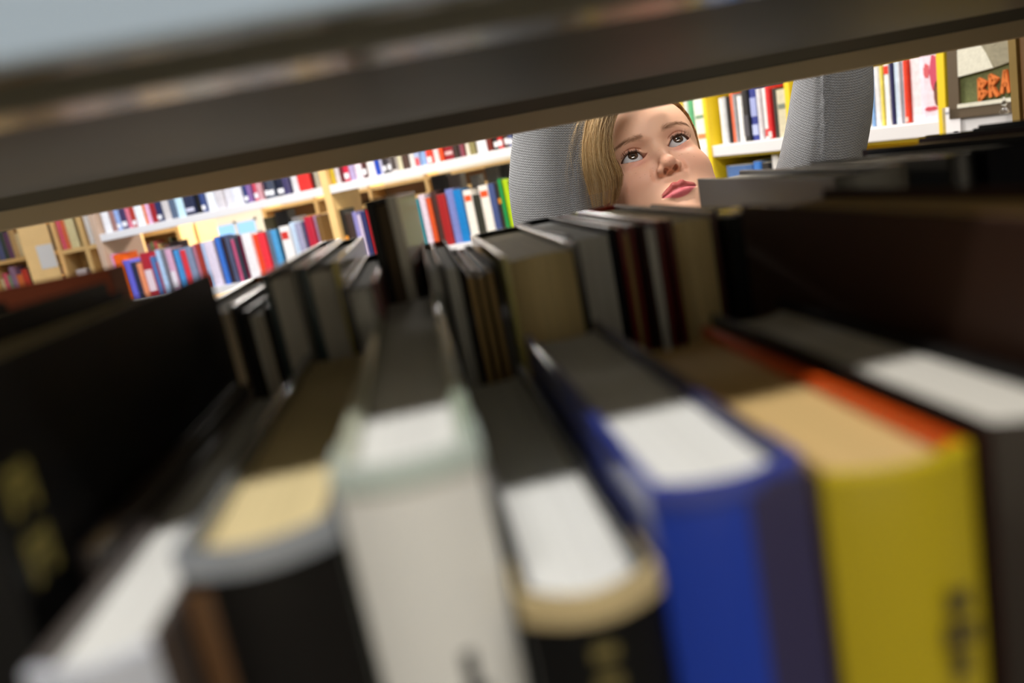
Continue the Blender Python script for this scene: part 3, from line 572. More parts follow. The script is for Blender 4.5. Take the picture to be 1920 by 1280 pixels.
def head_sdf(p):
    q = p.copy(); q[..., 0] = np.abs(q[..., 0])           # symmetric head
    d = ell(q, (0, -12, 36), (71, 92, 74))
    d = sm(d, ell(q, (0, 14, -22), (60, 62, 66)), 16)
    d = sm(d, ell(q, (0, 40, 30), (54, 46, 50)), 16)       # forehead
    d = sm(d, ell(q, (26.5, 44, -28), (28.5, 31, 27)), 14)     # cheeks
    d = sm(d, ell(q, (26, 34, -58), (26, 32, 26)), 14)     # lower cheeks
    d = sm(d, ell(q, (0, 56, -89), (20, 20, 16)), 16)      # chin
    d = sm(d, ell(q, (0, 46, -62), (34, 33, 26)), 14)      # muzzle
    d = sm(d, cap(q, (8, 67, 17), (38, 58, 17), 9, 7), 10) # brow
    d = smax(d, -ell(q, (27, 84, 0), (19, 15, 13)), 9)     # socket
    lid = np.linalg.norm(q-np.array(EYEC[1], np.float32), axis=-1)-(ER+1.5)
    d = sm(d, lid, 5)
    # nose
    d = sm(d, cap(q, (0, 68, 4), (0, 82, -22), 6.5, 6.5), 9)
    d = sm(d, ell(q, (0, 86, -29), (8.5, 9.5, 8)), 6)
    d = sm(d, ell(q, (9.5, 79, -32.5), (5.6, 8, 5.6)), 4)
    # lips
    up = cap(q, (0, 80.2, -56.2), (4.5, 80.5, -55.0), 3.6, 3.8); up = np.minimum(up, cap(q, (4.5, 80.5, -55.0), (19, 71.5, -61.5), 3.8, 1.6))
    lo = cap(q, (0, 78.8, -65.2), (8, 77.6, -64.8), 4.7, 4.3); lo = np.minimum(lo, cap(q, (8, 77.6, -64.8), (18.5, 71, -61.8), 4.3, 1.4))
    d = sm(d, up, 3.0); d = sm(d, lo, 3.5)
    # mouth line, corners, philtrum, under-lip hollow
    d = smax(d, -cap(q, (0, 86.5, -60.2), (20, 74.5, -61.8), 1.7, 1.1), 1.2)
    d = smax(d, -cap(q, (0, 89, -42), (0, 86.6, -51), 2.2, 2.6), 3)
    d = smax(d, -cap(q, (0, 84, -74), (11, 81, -73), 4, 3), 7)
    # nostrils, crease over the wings
    d = smax(d, -ell(q, (5.6, 82.5, -37.6), (2.7, 4.6, 5.2)), 1.6)
    d = smax(d, -cap(q, (16, 79, -27), (17, 75, -37), 1.5, 1.5), 6)
    # eyelid opening and crease
    al = almond(q, EYEC[1], 1)
    open_ = np.maximum(al, np.maximum(62-q[..., 1], q[..., 1]-95)); open_ = np.maximum(open_, np.abs(q[..., 0]-27.5)-16)
    d = smax(d, -open_, .9)
    wcr = (q[..., 2]-1-.10*(q[..., 0]-27.5))-(UP_LID(q[..., 0]-27.5)+3.6)
    cr_ = np.maximum(np.sqrt(wcr**2+np.clip(np.abs(q[..., 0]-28)-11, 0, None)**2)-.55, np.abs(d)-1.2)
    d = smax(d, -cr_, .8)
    # ear
    e_ = ell(q, (69, -8, -6), (5, 15, 27)); e_ = smax(e_, -ell(q, (75, -5, -4), (5, 9, 18)), 3); d = sm(d, e_, 5)
    # neck
    d = sm(d, cap(q, (0, -22, -55), (0, -72, -165), 44, 43), 14)
    return d
def surface_nets(xs, ys, zs, sdf, B=10):
    nx, ny, nz = len(xs), len(ys), len(zs); V = np.empty((nx, ny, nz), np.float32)
    for i in range(0, nx, B):
        for j in range(0, ny, B):
            X_, Y_ = xs[i:i+B], ys[j:j+B]
            ks = list(range(0, nz, B))
            cen = np.array([[(X_[0]+X_[-1])/2, (Y_[0]+Y_[-1])/2, (zs[k]+zs[min(k+B, nz)-1])/2] for k in ks], np.float32)
            hd = np.array([math.dist((X_[0], Y_[0], zs[k]), (X_[-1], Y_[-1], zs[min(k+B, nz)-1]))/2 for k in ks])
            dc = sdf(cen)
            for k, h_, d_ in zip(ks, hd, dc):
                Z_ = zs[k:k+B]
                if abs(d_) > h_*1.5+9: V[i:i+B, j:j+B, k:k+B] = d_; continue
                g = np.stack(np.meshgrid(X_, Y_, Z_, indexing='ij'), -1).astype(np.float32)
                V[i:i+B, j:j+B, k:k+B] = sdf(g)
    ins = V < 0; cs = ins[:-1, :-1, :-1].astype(np.int8)*0
    for a in (0, 1):
        for b in (0, 1):
            for c in (0, 1): cs += ins[a:nx-1+a, b:ny-1+b, c:nz-1+c]
    act = (cs > 0) & (cs < 8); idx = np.full(act.shape, -1, np.int64); I = np.argwhere(act); idx[act] = np.arange(len(I))
    P = np.zeros((len(I), 3)); cnt = np.zeros(len(I)); ax_ = (xs, ys, zs)
    corners = [(a, b, c) for a in (0, 1) for b in (0, 1) for c in (0, 1)]
    for a in corners:
        for d_ in range(3):
            if a[d_]: continue
            b = list(a); b[d_] = 1
            ia = I+np.array(a); ib = I+np.array(b); va = V[tuple(ia.T)]; vb = V[tuple(ib.T)]; m = (va < 0) != (vb < 0)
            t = np.where(m, va/np.where(m, va-vb, 1), 0)
            for e_ in range(3):
                pa = ax_[e_][ia[:, e_]]; pb = ax_[e_][ib[:, e_]]; P[:, e_] += np.where(m, pa+(pb-pa)*t, 0)
            cnt += m
    P /= cnt[:, None]; F = []
    for d_ in range(3):
        e1, e2 = (d_+1) % 3, (d_+2) % 3; sl = [slice(1, None)]*3
        A = V[tuple(slice(1, n-1) if e_ != d_ else slice(0, n-1) for e_, n in enumerate((nx, ny, nz)))]
        Bv = V[tuple(slice(1, n-1) if e_ != d_ else slice(1, n) for e_, n in enumerate((nx, ny, nz)))]
        m = np.argwhere((A < 0) != (Bv < 0)); sg = A[tuple(m.T)] < 0
        base = m.copy()
        for e_ in (e1, e2): base[:, e_] += 1
        def g(o1, o2):
            q = base.copy(); q[:, e1] -= o1; q[:, e2] -= o2; return idx[tuple(q.T)]
        q = np.stack([g(1, 1), g(0, 1), g(0, 0), g(1, 0)], 1)
        q[~sg] = q[~sg][:, ::-1]; F.append(q)
    F = np.concatenate(F); return P, F[(F >= 0).all(1)]
def grid(lo, hi, flo, fhi, fine, coarse):
    a = list(np.arange(lo, flo, coarse)); b = list(np.arange(flo, fhi, fine)); c = list(np.arange(fhi, hi+coarse, coarse)); return np.array(a+b+c, np.float32)
FINE = .8
hv, hf = surface_nets(grid(-84, 84, -66, 66, FINE, 3), grid(-126, 110, 50, 100, FINE, 3.2), grid(-185, 118, -84, 34, FINE, 3), head_sdf)
def gauss(d, s): return np.exp(-(d/s)**2)
def head_colours(p):
    q = p.copy(); q[:, 0] = np.abs(q[:, 0]); n = len(p)
    skin = np.array(s2l(232, 184, 156)); col = np.tile(skin, (n, 1))
    def mixc(c, w):
        nonlocal col
        w = np.clip(w, 0, 1)[:, None]; col = col*(1-w)+np.array(c)*w
    blush = gauss(np.linalg.norm((q-[36, 62, -28])/[1.2, 2, 1], axis=1), 22)*.35; mixc(s2l(226, 150, 130), blush)
    mixc(s2l(222, 140, 120), gauss(np.linalg.norm(q-[0, 92, -34], axis=1), 16)*.30)
    # lids and the pinkish skin under the eyes
    w = q[:, 2]-1-.10*(q[:, 0]-27.5); front = q[:, 1] > 40
    mixc(s2l(196, 120, 112), front*gauss(np.hypot((q[:, 0]-25)/15, (w+10)/4.5), 1)*.55)
    mixc(s2l(190, 124, 108), front*gauss(np.hypot((q[:, 0]-27)/17, (w-9.5)/4.5), 1)*.45)
    al = almond(q, EYEC[1], 1)
    edge = front*(np.abs(q[:, 0]-27.5) < 16.5)*gauss(np.clip(al, 0, None), 1.0)
    upr = w > LO_LID(q[:, 0]-27.5)*.5+.5
    mixc(s2l(70, 40, 30), edge*upr*np.clip((q[:, 0]-27.5+12)/4, 0, 1)*.85); mixc(s2l(196, 110, 100), edge*(~upr)*.6)
    # lips (deeper red above, pinker below)
    zc = -60.4-.0035*q[:, 0]**2
    ulip_top = -51.6-.30*np.abs(q[:, 0]-4.6)-.012*np.clip(q[:, 0]-8, 0, None)**2+0*zc
    llip_bot = -70.2+.022*q[:, 0]**2
    inx = np.clip((20.5-q[:, 0])/1.5, 0, 1)*(q[:, 1] > 60)
    uw = inx*np.clip((ulip_top-q[:, 2])/1.2+.5, 0, 1)*np.clip((q[:, 2]-(-61.6))/1.0+.5, 0, 1)
    lw = inx*np.clip((q[:, 2]-llip_bot)/1.4+.5, 0, 1)*np.clip((-60.6-q[:, 2])/1.0+.5, 0, 1)
    mixc(s2l(176, 78, 80), uw*.92); mixc(s2l(214, 104, 118), lw*.92)
    mixc(s2l(90, 30, 30), inx*gauss(q[:, 2]+61.0, .9)*.5*(np.abs(q[:, 0]) < 19.5))
    # nostril inside
    mixc(s2l(120, 50, 34), np.clip(1.2-np.sqrt((((q-[5.6, 82.5, -37.0])/[3.1, 5.2, 4.2])**2).sum(1)), 0, .8)*2)
    # eyebrows
    bx = q[:, 0]; bz = 15+.25*(bx-12)-.0105*np.clip(bx-26, 0, None)**2
    bw = front*np.clip((bx-10)/4, 0, 1)*np.clip((46-bx)/8, 0, 1)*gauss(q[:, 2]-bz, 2.9-.03*bx)
    mixc(s2l(150, 108, 80), bw*.6)
    # freckles
    rg = np.random.RandomState(5)
    for _ in range(30):
        c = np.array([rg.uniform(-34, 34), 0, rg.uniform(-34, -8)]) if _ < 22 else np.array([rg.uniform(-30, 20), 0, rg.uniform(-20, 40)])
        m_ = (np.hypot(p[:, 0]-c[0], p[:, 2]-c[2]) < rg.uniform(.45, .65)) & (p[:, 1] > 55) & (np.abs(almond(q, EYEC[1], 1)) > 2)
        col[m_] = col[m_]*.7+np.array(s2l(150, 90, 60))*.3
    # scalp under the hair
    return col
hcol = head_colours(hv)
skin = mat('skin', (1, 1, 1), .5); nt = skin.node_tree; N = nt.nodes; b = N['Principled BSDF']
at_ = N.new('ShaderNodeVertexColor'); at_.layer_name = 'pigment'; nt.links.new(at_.outputs[0], b.inputs['Base Color'])
b.inputs['Subsurface Weight'].default_value = .12; b.inputs['Subsurface Radius'].default_value = (.9, .35, .2); b.inputs['Subsurface Scale'].default_value = .004
b.inputs['Specular IOR Level'].default_value = .3
tc = N.new('ShaderNodeTexCoord'); nz_ = N.new('ShaderNodeTexNoise'); nz_.inputs['Scale'].default_value = 900; bp = N.new('ShaderNodeBump'); bp.inputs['Strength'].default_value = .12; bp.inputs['Distance'].default_value = .0006
nt.links.new(tc.outputs['Object'], nz_.inputs['Vector']); nt.links.new(nz_.outputs['Fac'], bp.inputs['Height']); nt.links.new(bp.outputs['Normal'], b.inputs['Normal'])

PX, PY = .295, 1.03                     # body stands here
def skin_chain(pts, edges, rad, sub=2):  # returns world verts/faces of a skinned body
    me = bpy.data.meshes.new('tmp'); me.from_pydata(pts, edges, []); o = bpy.data.objects.new('tmp', me); COL.objects.link(o)
    md = o.modifiers.new('s', 'SKIN'); md.use_smooth_shade = True
    if not me.skin_vertices: bpy.context.view_layer.objects.active = o
    for v_, r_ in zip(me.skin_vertices[0].data, rad): v_.radius = (r_, r_) if not isinstance(r_, tuple) else r_
    me.skin_vertices[0].data[0].use_root = True
    sb = o.modifiers.new('u', 'SUBSURF'); sb.levels = sub; sb.render_levels = sub
    dg = bpy.context.evaluated_depsgraph_get(); ev = o.evaluated_get(dg); m2 = ev.to_mesh()
    V_ = np.array([v_.co[:] for v_ in m2.vertices]); F_ = [tuple(p.vertices) for p in m2.polygons]; ev.to_mesh_clear()
    bpy.data.objects.remove(o); return V_, F_
sh_z = .925; nk = h2w([[0, -66, -150]])[0]
pts = [(PX, PY, .62), (PX, PY, .74), (PX, PY-.005, .86), (PX, PY-.005, .935), tuple(nk)]; edges = [(0, 1), (1, 2), (2, 3), (3, 4)]
rad = [(.085, .065), (.078, .06), (.088, .065), (.07, .05), (.042, .042)]
ARM = {}
for sd, el, wr in ((-1, (.168, .935, 1.185), (.200, .885, 1.41)), (1, (.434, .815, 1.165), (.424, .70, 1.37))):
    b0 = len(pts); shd = (PX+sd*.125, PY-.02, .955); w_ = np.array(wr); e_ = np.array(el); dr = (w_-e_)/np.linalg.norm(w_-e_)
    ARM[sd] = (shd, el, wr, dr)
    kn = w_+dr*.055+np.array([0, -.012, 0])
    pts += [shd, tuple((np.array(shd)+e_)/2), el, tuple((e_+w_)/2), wr, tuple(kn)]; edges += [(3, b0), (b0, b0+1), (b0+1, b0+2), (b0+2, b0+3), (b0+3, b0+4), (b0+4, b0+5)]
    rad += [.042, .034, .030, .027, (.019, .015), (.030, .012)]
    side = np.array([1, 0, 0])
    for fi, (off, ln_) in enumerate(((-.027, .052), (-.009, .060), (.009, .057), (.026, .046))):
        p0 = kn+side*off+dr*.012; p1 = p0+dr*ln_*.5+np.array([0, -.008, 0]); p2 = p1+dr*ln_*.35+np.array([0, -.018, 0]); p3 = p2+dr*ln_*.1+np.array([0, -.018, -.004])
        n0 = len(pts); pts += [tuple(p0), tuple(p1), tuple(p2), tuple(p3)]; edges += [(b0+5, n0), (n0, n0+1), (n0+1, n0+2), (n0+2, n0+3)]; rad += [.0085, .008, .0075, .006]
    th0 = w_+dr*.022+side*(-sd)*.026; th1 = th0+dr*.026+side*(-sd)*.016+np.array([0, -.012, 0]); th2 = th1+dr*.02+np.array([0, -.014, 0])
    n0 = len(pts); pts += [tuple(th0), tuple(th1), tuple(th2)]; edges += [(b0+4, n0), (n0, n0+1), (n0+1, n0+2)]; rad += [.011, .009, .0075]
for sd in (-1, 1):
    b0 = len(pts); pts += [(PX+sd*.06, PY, .58), (PX+sd*.075, PY-.01, .34), (PX+sd*.08, PY+.01, .075), (PX+sd*.085, PY-.10, .03)]
    edges += [(0, b0), (b0, b0+1), (b0+1, b0+2), (b0+2, b0+3)]; rad += [.062, .042, .028, .026]
bv_, bf_ = skin_chain(pts, edges, rad)
hw_ = h2w(hv); allv = np.concatenate([hw_, bv_]); off = len(hw_)
allf = [tuple(int(i) for i in f[::-1]) for f in hf]+[tuple(i+off for i in f) for f in bf_]
person = meshobj('person', allv, allf, skin, None, smooth=True)
tag(person, 'child with light brown hair and grey knitted sweater looking up between the shelves, arms raised', 'person')
ca_ = person.data.color_attributes.new('pigment', 'FLOAT_COLOR', 'POINT')
full = np.ones((len(allv), 4), np.float32); full[:off, :3] = hcol; full[off:, :3] = s2l(232, 184, 156); ca_.data.foreach_set('color', full.ravel())

# eyes
eyem = bpy.data.materials.new('eyeball'); eyem.use_nodes = True; nt = eyem.node_tree; N = nt.nodes; b = N['Principled BSDF']
b.inputs['Roughness'].default_value = .08; b.inputs['Coat Weight'].default_value = 1; b.inputs['Coat Roughness'].default_value = .02
tc = N.new('ShaderNodeTexCoord'); sp = N.new('ShaderNodeSeparateXYZ'); nt.links.new(tc.outputs['Object'], sp.inputs[0])
ln = N.new('ShaderNodeVectorMath'); ln.operation = 'LENGTH'; mm = N.new('ShaderNodeVectorMath'); mm.operation = 'MULTIPLY'; mm.inputs[1].default_value = (1, 1, 0)
nt.links.new(tc.outputs['Object'], mm.inputs[0]); nt.links.new(mm.outputs[0], ln.inputs[0])
mr = N.new('ShaderNodeMath'); mr.operation = 'MULTIPLY'; mr.inputs[1].default_value = 1000/8.0; nt.links.new(ln.outputs['Value'], mr.inputs[0])
cr2 = N.new('ShaderNodeValToRGB'); e = cr2.color_ramp.elements
e[0].position = 0; e[0].color = (.004, .003, .003, 1); e[1].position = 1; e[1].color = (.58, .58, .60, 1)
for p_, c_ in ((.30, (.004, .003, .003)), (.34, s2l(70, 44, 26)), (.60, s2l(62, 42, 28)), (.70, s2l(30, 20, 16)), (.76, (.56, .57, .60))):
    x = e.new(p_); x.color = (*c_, 1)
nt.links.new(mr.outputs[0], cr2.inputs[0]); nt.links.new(cr2.outputs[0], b.inputs['Base Color'])
for sd, gz in ((-1, (.03, 1, .22)), (1, (.03, 1, .20))):
    c = EYEC[0 if sd < 0 else 1]; cw = h2w([c])[0]; gw = (h2w([np.array(c)+np.array(gz)*10])[0]-cw); gw /= np.linalg.norm(gw)
    v = []; f = []; nr, ns = 28, 36; R_ = ER/1000
    for i in range(nr+1):
        a = math.pi*i/nr
        for j in range(ns):
            bb = 2*math.pi*j/ns; rr = R_*(1+.05*max(0, 1-(a/.52)**2)); v.append((rr*math.sin(a)*math.cos(bb), rr*math.sin(a)*math.sin(bb), rr*math.cos(a)))
    f = [(i*ns+j, (i+1)*ns+j, (i+1)*ns+(j+1) % ns, i*ns+(j+1) % ns) for i in range(nr) for j in range(ns)]
    eo = meshobj('eye', v, f, eyem, person, smooth=True)
    eo.matrix_world = Matrix.Translation(Vector(cw)) @ Vector(gw).to_track_quat('Z', 'Y').to_matrix().to_4x4()

# strands as tapered poly curves
def strands(name, lines, m, parent, r=.00022, taper=True, tone=None):
    V_ = []; F_ = []; MI = []; b0 = 0
    for li, L in enumerate(lines):
        L = np.asarray(L, float); n = len(L); d = np.gradient(L, axis=0); d /= np.linalg.norm(d, axis=1)[:, None]+1e-12
        a = np.cross(d, [.31, .52, .79]); a /= np.linalg.norm(a, axis=1)[:, None]+1e-12; c = np.cross(d, a)
        rr = r*(1-.85*(np.arange(n)/(n-1))**1.5)[:, None]
        V_.append(np.stack([L+rr*(a*math.cos(t)+c*math.sin(t)) for t in (0, 2.094, 4.189)], 1).reshape(-1, 3))
        q = np.arange(n-1)[:, None]*3+b0
        F_.append(np.concatenate([np.concatenate([q+k, q+(k+1) % 3, q+3+(k+1) % 3, q+3+k], 1) for k in range(3)]))
        MI += [tone[li] if tone else 0]*(3*(n-1)); b0 += 3*n
    return meshobj(name, np.concatenate(V_).tolist(), np.concatenate(F_).tolist(), m, parent, MI, smooth=True)
lashm = mat('lash', s2l(26, 18, 14), .5)
rg = np.random.RandomState(3)
for sd in (-1, 1):
    c = EYEC[1]; L = []; Lb = []
    for i in range(150):
        u = rg.uniform(-12.5, 14.8); w = UP_LID(np.array(u))+.10*u-.4
        p0 = np.array([c[0]+u, 0, c[2]+w]); dd = (ER+1.6)**2-u*u-(w)**2; p0[1] = c[1]+math.sqrt(max(dd, 4))-.2
        ln_ = (3.6+2.4*max(0, u/14))*rg.uniform(.55, 1.15); ou = np.array([.05*u+.15+rg.uniform(-.28, .28), 1, .15])
        ou /= np.linalg.norm(ou); pts_ = [p0+ou*ln_*t+np.array([0, 0, 1])*ln_*(.85*t*t) for t in np.linspace(0, 1, 6)]
        L.append(h2w(np.array(pts_)*[sd, 1, 1]))
    for i in range(40):
        u = rg.uniform(-9, 14); w = LO_LID(np.array(u))+.10*u-.4
        p0 = np.array([c[0]+u, c[1]+math.sqrt(max((ER+1.6)**2-u*u-w*w, 4))-.2, c[2]+w]); ln_ = rg.uniform(1.2, 2.2)
        L.append(h2w(np.array([p0, p0+np.array([.02*u, .7, -.35])*ln_, p0+np.array([.04*u, 1.0, -.8])*ln_])*[sd, 1, 1]))
    strands('eyelashes', L, lashm, person, .00011)
# eyebrow hairs follow the head surface
from mathutils.bvhtree import BVHTree
hb = BVHTree.FromPolygons([tuple(v) for v in hv], [tuple(int(i) for i in f) for f in hf])
def onhead(x, z, lift=.4):
    h_ = hb.ray_cast(Vector((x, 140, z)), Vector((0, -1, 0)))
    return np.array(h_[0])+np.array([0, lift, 0]) if h_[0] is not None else np.array([x, 60, z])
browm = mat('brow_hair', s2l(134, 98, 70), .6)
for sd in (-1, 1):
    L = []
    for i in range(230):
        bx = 10+36*rg.rand()**.9; bz = 15+.25*(bx-12)-.0105*max(bx-26, 0)**2+rg.normal(0, 1.9-.02*bx)
        a = onhead(sd*bx, bz, .1); dx = 4.2; slope = .55-.032*(bx-10)+rg.uniform(-.2, .2)
        L.append(h2w(np.array([a, onhead(sd*(bx+dx*.5), bz+dx*.5*slope, .5), onhead(sd*(bx+dx), bz+dx*slope, .4)])))
    strands('eyebrow', L, browm, person, .00005)

# hair
hairm = bpy.data.materials.new('hair'); hairm.use_nodes = True; nt = hairm.node_tree; N = nt.nodes; b = N['Principled BSDF']
b.inputs['Roughness'].default_value = .38; b.inputs['Specular IOR Level'].default_value = .6
tc = N.new('ShaderNodeTexCoord'); nn = N.new('ShaderNodeTexNoise'); nn.inputs['Scale'].default_value = 220; rp = N.new('ShaderNodeValToRGB')
rp.color_ramp.elements[0].position = .3; rp.color_ramp.elements[0].color = (*s2l(128, 92, 50), 1); rp.color_ramp.elements[1].position = .7; rp.color_ramp.elements[1].color = (*s2l(226, 190, 132), 1)
nt.links.new(tc.outputs['Object'], nn.inputs['Vector']); nt.links.new(nn.outputs['Fac'], rp.inputs[0]); nt.links.new(rp.outputs[0], b.inputs['Base Color'])
# scalp cap just above the skull
cap_v, cap_f = surface_nets(np.arange(-92, 93, 3.5, dtype=np.float32), np.arange(-125, 90, 3.5, dtype=np.float32), np.arange(-75, 122, 3.5, dtype=np.float32),
    lambda p: smax(ell(p, (0, -14, 34), (73.6, 95, 77.5)), np.maximum(p[..., 1]-(0+.55*p[..., 2]-.004*p[..., 0]**2+np.clip(p[..., 2]-30, 0, 99)*.25), -70-p[..., 2]), 5))
meshobj('hair', h2w(cap_v), [tuple(int(i) for i in f[::-1]) for f in cap_f], mat('hair_under', s2l(112, 80, 46), .5, noise=.2, nscale=500, bump=.5, bscale=600), person, smooth=True)
# side lock falling over the right temple and cheek: two guide lines read from the photo, at head depth
def wp(px, py, Y): v = ray(px, py); return EYE+v*(Y/v[1])
GA = [(1200, 140, .90), (1150, 165, .89), (1109, 208, .872), (1096, 250, .866), (1093, 305, .866), (1103, 355, .872), (1122, 440, .89)]
GB = [(1225, 150, .905), (1190, 175, .898), (1160, 208, .888), (1147, 250, .880), (1153, 295, .876), (1167, 338, .878), (1140, 425, .895)]
GA = np.array([wp(*g) for g in GA]); GB = np.array([wp(*g) for g in GB])
def spl(G, t):
    n = len(G)-1; x = t*n; i = np.clip(x.astype(int), 0, n-1); f = (x-i)[:, None]
    g = np.vstack([2*G[0]-G[1], G, 2*G[-1]-G[-2]]); p0, p1, p2, p3 = g[i], g[i+1], g[i+2], g[i+3]
    return .5*(2*p1+(p2-p0)*f+(2*p0-5*p1+4*p2-p3)*f*f+(3*p1-p0-3*p2+p3)*f**3)
tt = np.linspace(0, 1, 22); A_, B_ = spl(GA, tt), spl(GB, tt)
def lock(n, seed, spread=1.0, clump=26, rr=.00022, stray=0):
    rg = np.random.RandomState(seed); L = []; cl = rg.uniform(0, 1, clump); ce = rg.uniform(.88, 1.0, clump); ph = rg.uniform(0, 6.3, clump)
    for i in range(n):
        c = rg.randint(clump); w0 = np.clip(cl[c]+rg.normal(0, .05), -.02, 1.02); end = ce[c]*rg.uniform(.9, 1.02)*(1-.10*abs(w0-.55))
        k = max(5, int(22*min(end, 1))); w = w0+(cl[c]-w0)*tt[:k]*.4+.035*np.sin(tt[:k]*7+ph[c])*tt[:k]
        P = A_[:k]*(1-w[:, None])+B_[:k]*w[:, None]
        bul = np.sin(np.clip(w, 0, 1)*math.pi)*.014*(.5+.5*rg.rand())+rg.uniform(0, .004)
        P = P+np.stack([0*bul, -bul, 0*bul], 1)
        if stray: P = P+np.cumsum(rg.normal(0, .0011, (k, 3)), 0)
        L.append(P)
    return L
HL = lock(3000, 1, clump=44); rt = np.random.RandomState(9)
def hm(n, c):
    m = mat(n, s2l(*c), .36); return m
tones = [hm('hair_dark', (104, 74, 42)), hm('hair_mid', (158, 120, 72)), hm('hair_blond', (206, 170, 116)), hm('hair_pale', (232, 206, 160))]
tone = []
for P in HL:
    k_ = len(P)//2; w_ = np.linalg.norm(P[k_]-A_[k_])/np.linalg.norm(B_[k_]-A_[k_]); x_ = rt.rand()-.55*(w_-.5)  # random tones, biased so the lock's highlight is painted toward one side
    tone.append(0 if x_ < .24 else 1 if x_ < .56 else 2 if x_ < .89 else 3)
strands('hair_lock', HL, tones, person, .00019, tone=tone)
strands('loose_hair', lock(160, 2, stray=1)+[P+np.array([-.010-.01*rt.rand(), -.004, 0])*np.linspace(.3, 1, len(P))[:, None] for P in lock(120, 6, stray=1)], mat('hair_light', s2l(226, 196, 148), .35), person, .00011)
# fine hairs at the far temple and over the crown
L = []
for i in range(700):
    th = rg.uniform(-1.5, 1.5); x0_ = 8*math.sin(th)
    ph_ = rg.uniform(-.2, 1); P = []
    for t in np.linspace(0, 1, 12):
        a = -10+rg.normal(0, .3)+t*(150 if i % 2 else -150)*D/D*1.0; ar = a*D
        P.append((73.6*math.sin(ar)*(1), -14+96*(.75*math.cos(ph_*2.6)*math.cos(ar*.8)), 34+78*math.cos(ar)*math.sqrt(max(.05, 1-(.75*math.cos(ph_*2.6)*math.cos(ar*.8))**2))))
    P = np.array(P); P = P[P[:, 2] > -60]
    P = P[P[:, 1] < 10+.55*P[:, 2]]
    if len(P) > 3: L.append(h2w(P))
strands('crown_hair', L, hairm, person, .0004)

# sweater
knit = bpy.data.materials.new('grey_knit_wool'); knit.use_nodes = True; nt = knit.node_tree; N = nt.nodes; b = N['Principled BSDF']
b.inputs['Roughness'].default_value = .95; b.inputs['Sheen Weight'].default_value = .25
uvn = N.new('ShaderNodeUVMap'); uvn.uv_map = 'knit'; sp = N.new('ShaderNodeSeparateXYZ'); nt.links.new(uvn.outputs[0], sp.inputs[0])
def mth(op, a, b_=None, c_=None):
    n = N.new('ShaderNodeMath'); n.operation = op
    for i, x in enumerate((a, b_, c_)):
        if x is None: continue
        if isinstance(x, (int, float)): n.inputs[i].default_value = x
        else: nt.links.new(x, n.inputs[i])
    return n.outputs[0]
nzt = N.new('ShaderNodeTexNoise'); nzt.inputs['Scale'].default_value = 30; nt.links.new(uvn.outputs[0], nzt.inputs['Vector'])
pu = mth('PINGPONG', mth('MULTIPLY', sp.outputs[0], 1.0), .5)            # uv is in stitches
hgt_ = mth('SINE', mth('MULTIPLY', mth('ADD', mth('ADD', sp.outputs[1], mth('MULTIPLY', pu, .9)), mth('MULTIPLY', nzt.outputs['Fac'], .35)), 6.2832))
colm = mth('ABSOLUTE', mth('SINE', mth('MULTIPLY', sp.outputs[0], 6.2832)))
hh_ = mth('ADD', mth('MULTIPLY', hgt_, .6), mth('MULTIPLY', colm, .5))
bp = N.new('ShaderNodeBump'); bp.inputs['Strength'].default_value = 1; bp.inputs['Distance'].default_value = .0016; nt.links.new(hh_, bp.inputs['Height']); nt.links.new(bp.outputs['Normal'], b.inputs['Normal'])
rp = N.new('ShaderNodeValToRGB'); rp.color_ramp.elements[0].color = (*s2l(98, 102, 114), 1); rp.color_ramp.elements[1].color = (*s2l(238, 242, 250), 1)
nt.links.new(mth('MULTIPLY_ADD', hh_, .35, .4), rp.inputs[0]); nt.links.new(rp.outputs[0], b.inputs['Base Color'])  # stitch height also drives the colour, painting shade into the grooves
def tube(name, pts, radii, m, parent, seam=None, ns=72, per=40, st=.0026, flat=1.0, folds=None):
    pts = np.array(pts, float); n = len(pts)-1; t = np.linspace(0, 1, per); C_ = spl(pts, t); R_ = np.interp(t*n, np.arange(n+1), radii)
    d = np.gradient(C_, axis=0); d /= np.linalg.norm(d, axis=1)[:, None]; ref = np.array([0, 1.0, 0]); ln_ = np.concatenate([[0], np.cumsum(np.linalg.norm(np.diff(C_, axis=0), axis=1))])
    v = []; uv = []
    for i in range(per):
        a = ref-d[i]*(ref@d[i]); a /= np.linalg.norm(a); b_ = np.cross(d[i], a)
        for j in range(ns+1):
            th = 2*math.pi*j/ns; r = R_[i]
            if folds: r += folds(t[i], th)
            if seam:
                dt = th-math.pi-(.1+2.2*max(0, t[i]-.55) if seam == 'groove' else -.25-2.2*(t[i]-.5))
                r += -.005*math.exp(-(dt/.05)**2) if seam == 'groove' else .0035*math.exp(-(dt/.05)**2)-.002*math.exp(-((abs(dt)-.12)/.06)**2)
            v.append(C_[i]+(a*math.cos(th)*flat+b_*math.sin(th))*r); uv.append((th*np.mean(radii)/(st*1.15), ln_[i]/st))
    W_ = ns+1; f = [(i*W_+j, i*W_+j+1, (i+1)*W_+j+1, (i+1)*W_+j) for i in range(per-1) for j in range(ns)]
    o = meshobj(name, v, f, m, parent, smooth=True); ul = o.data.uv_layers.new(name='knit')
    ul.data.foreach_set('uv', np.array([uv[i] for fa in f for i in fa]).ravel())
    so_ = o.modifiers.new('s', 'SOLIDIFY'); so_.thickness = .002; so_.offset = -1
    return o
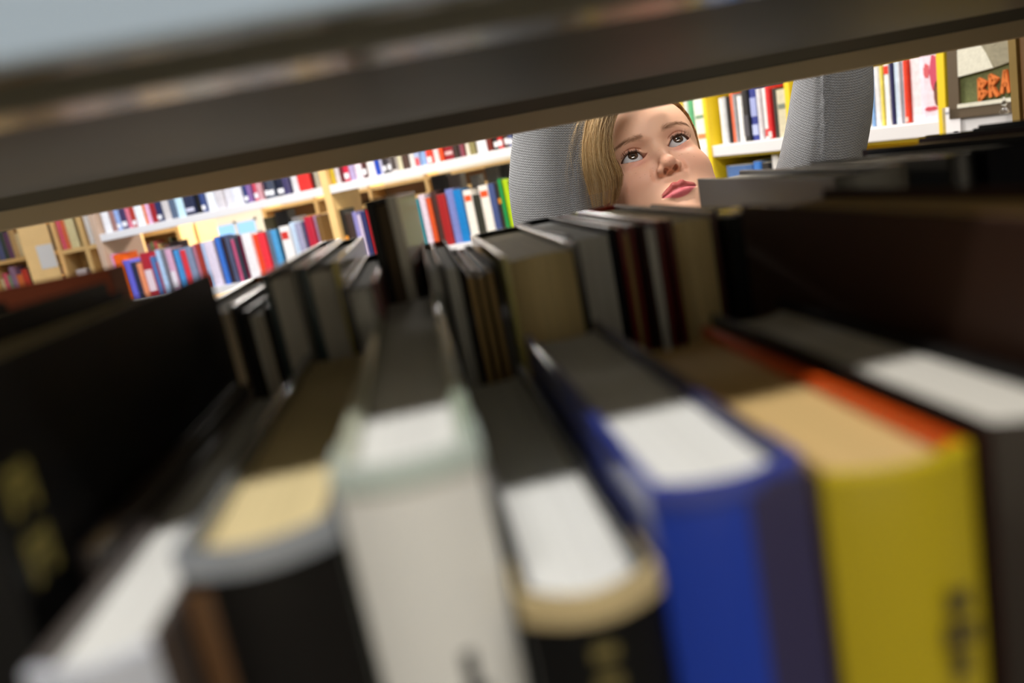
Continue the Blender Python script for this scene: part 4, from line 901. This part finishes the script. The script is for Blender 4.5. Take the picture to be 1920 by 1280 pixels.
for sd in (-1, 1):
    shd, el, wr, dr = ARM[sd]; shd, el, wr = map(np.array, (shd, el, wr))
    q0 = shd+np.array([-sd*.10, .01, -.012]); m1 = (shd+el)/2+np.array([sd*.0, -.01, -.01]); m2 = (el+wr)/2
    rr = [.060, .056, .053, .052, .042, .030] if sd < 0 else [.060, .056, .050, .0450, .0315, .026]
    fo = (lambda t, th: .0022*math.sin(9*t+2*th)*math.sin(3.1*t)+.0015*math.sin(23*t+th)) if sd < 0 else (lambda t, th: .0022*math.sin(11*t-2*th)+.0016*math.sin(27*t+2*th))
    tube('sleeve', [q0, shd, m1, el, m2, wr], rr, knit, person, seam=('groove' if sd < 0 else 'ridge'), folds=fo, per=60)
bd = tube('sweater_body', [(PX, PY, .56), (PX, PY, .70), (PX, PY, .84), (PX, PY, .93), (PX, PY+.01, .985)], [.150, .142, .138, .12, .055], knit, person, per=40, flat=.72, ns=96)
tube('collar', [(PX, PY+.005, .97), tuple(nk+np.array([0, .0, .0])), tuple(nk+(h2w([[0, -50, -115]])[0]-nk)*.6)], [.058, .052, .050], knit, person, per=14)
jean = mat('dark_denim', s2l(44, 54, 84), .85, noise=.2, nscale=150)
for sd in (-1, 1):
    tube('trouser_leg', [(PX+sd*.045, PY, .66), (PX+sd*.06, PY, .55), (PX+sd*.075, PY-.01, .34), (PX+sd*.08, PY+.01, .07)], [.078, .080, .060, .052], jean, person, per=24)
    sh_ = ell
    v_, f_ = surface_nets(np.arange(-50, 51, 4, dtype=np.float32), np.arange(-70, 150, 4, dtype=np.float32), np.arange(-4, 90, 4, dtype=np.float32),
        lambda p: np.maximum(sm(ell(p, (0, 55, 22), (38, 80, 34)), cap(p, (0, -5, 30), (0, -5, 70), 38, 36), 20), 2-p[..., 2]))
    vv = v_/1000*[1, -1, 1]+[PX+sd*.083, PY-.03, 0]
    meshobj('shoe', vv, [tuple(int(i) for i in f[::-1]) for f in f_], mat('white_shoe', s2l(205, 205, 205), .6), person, smooth=True)
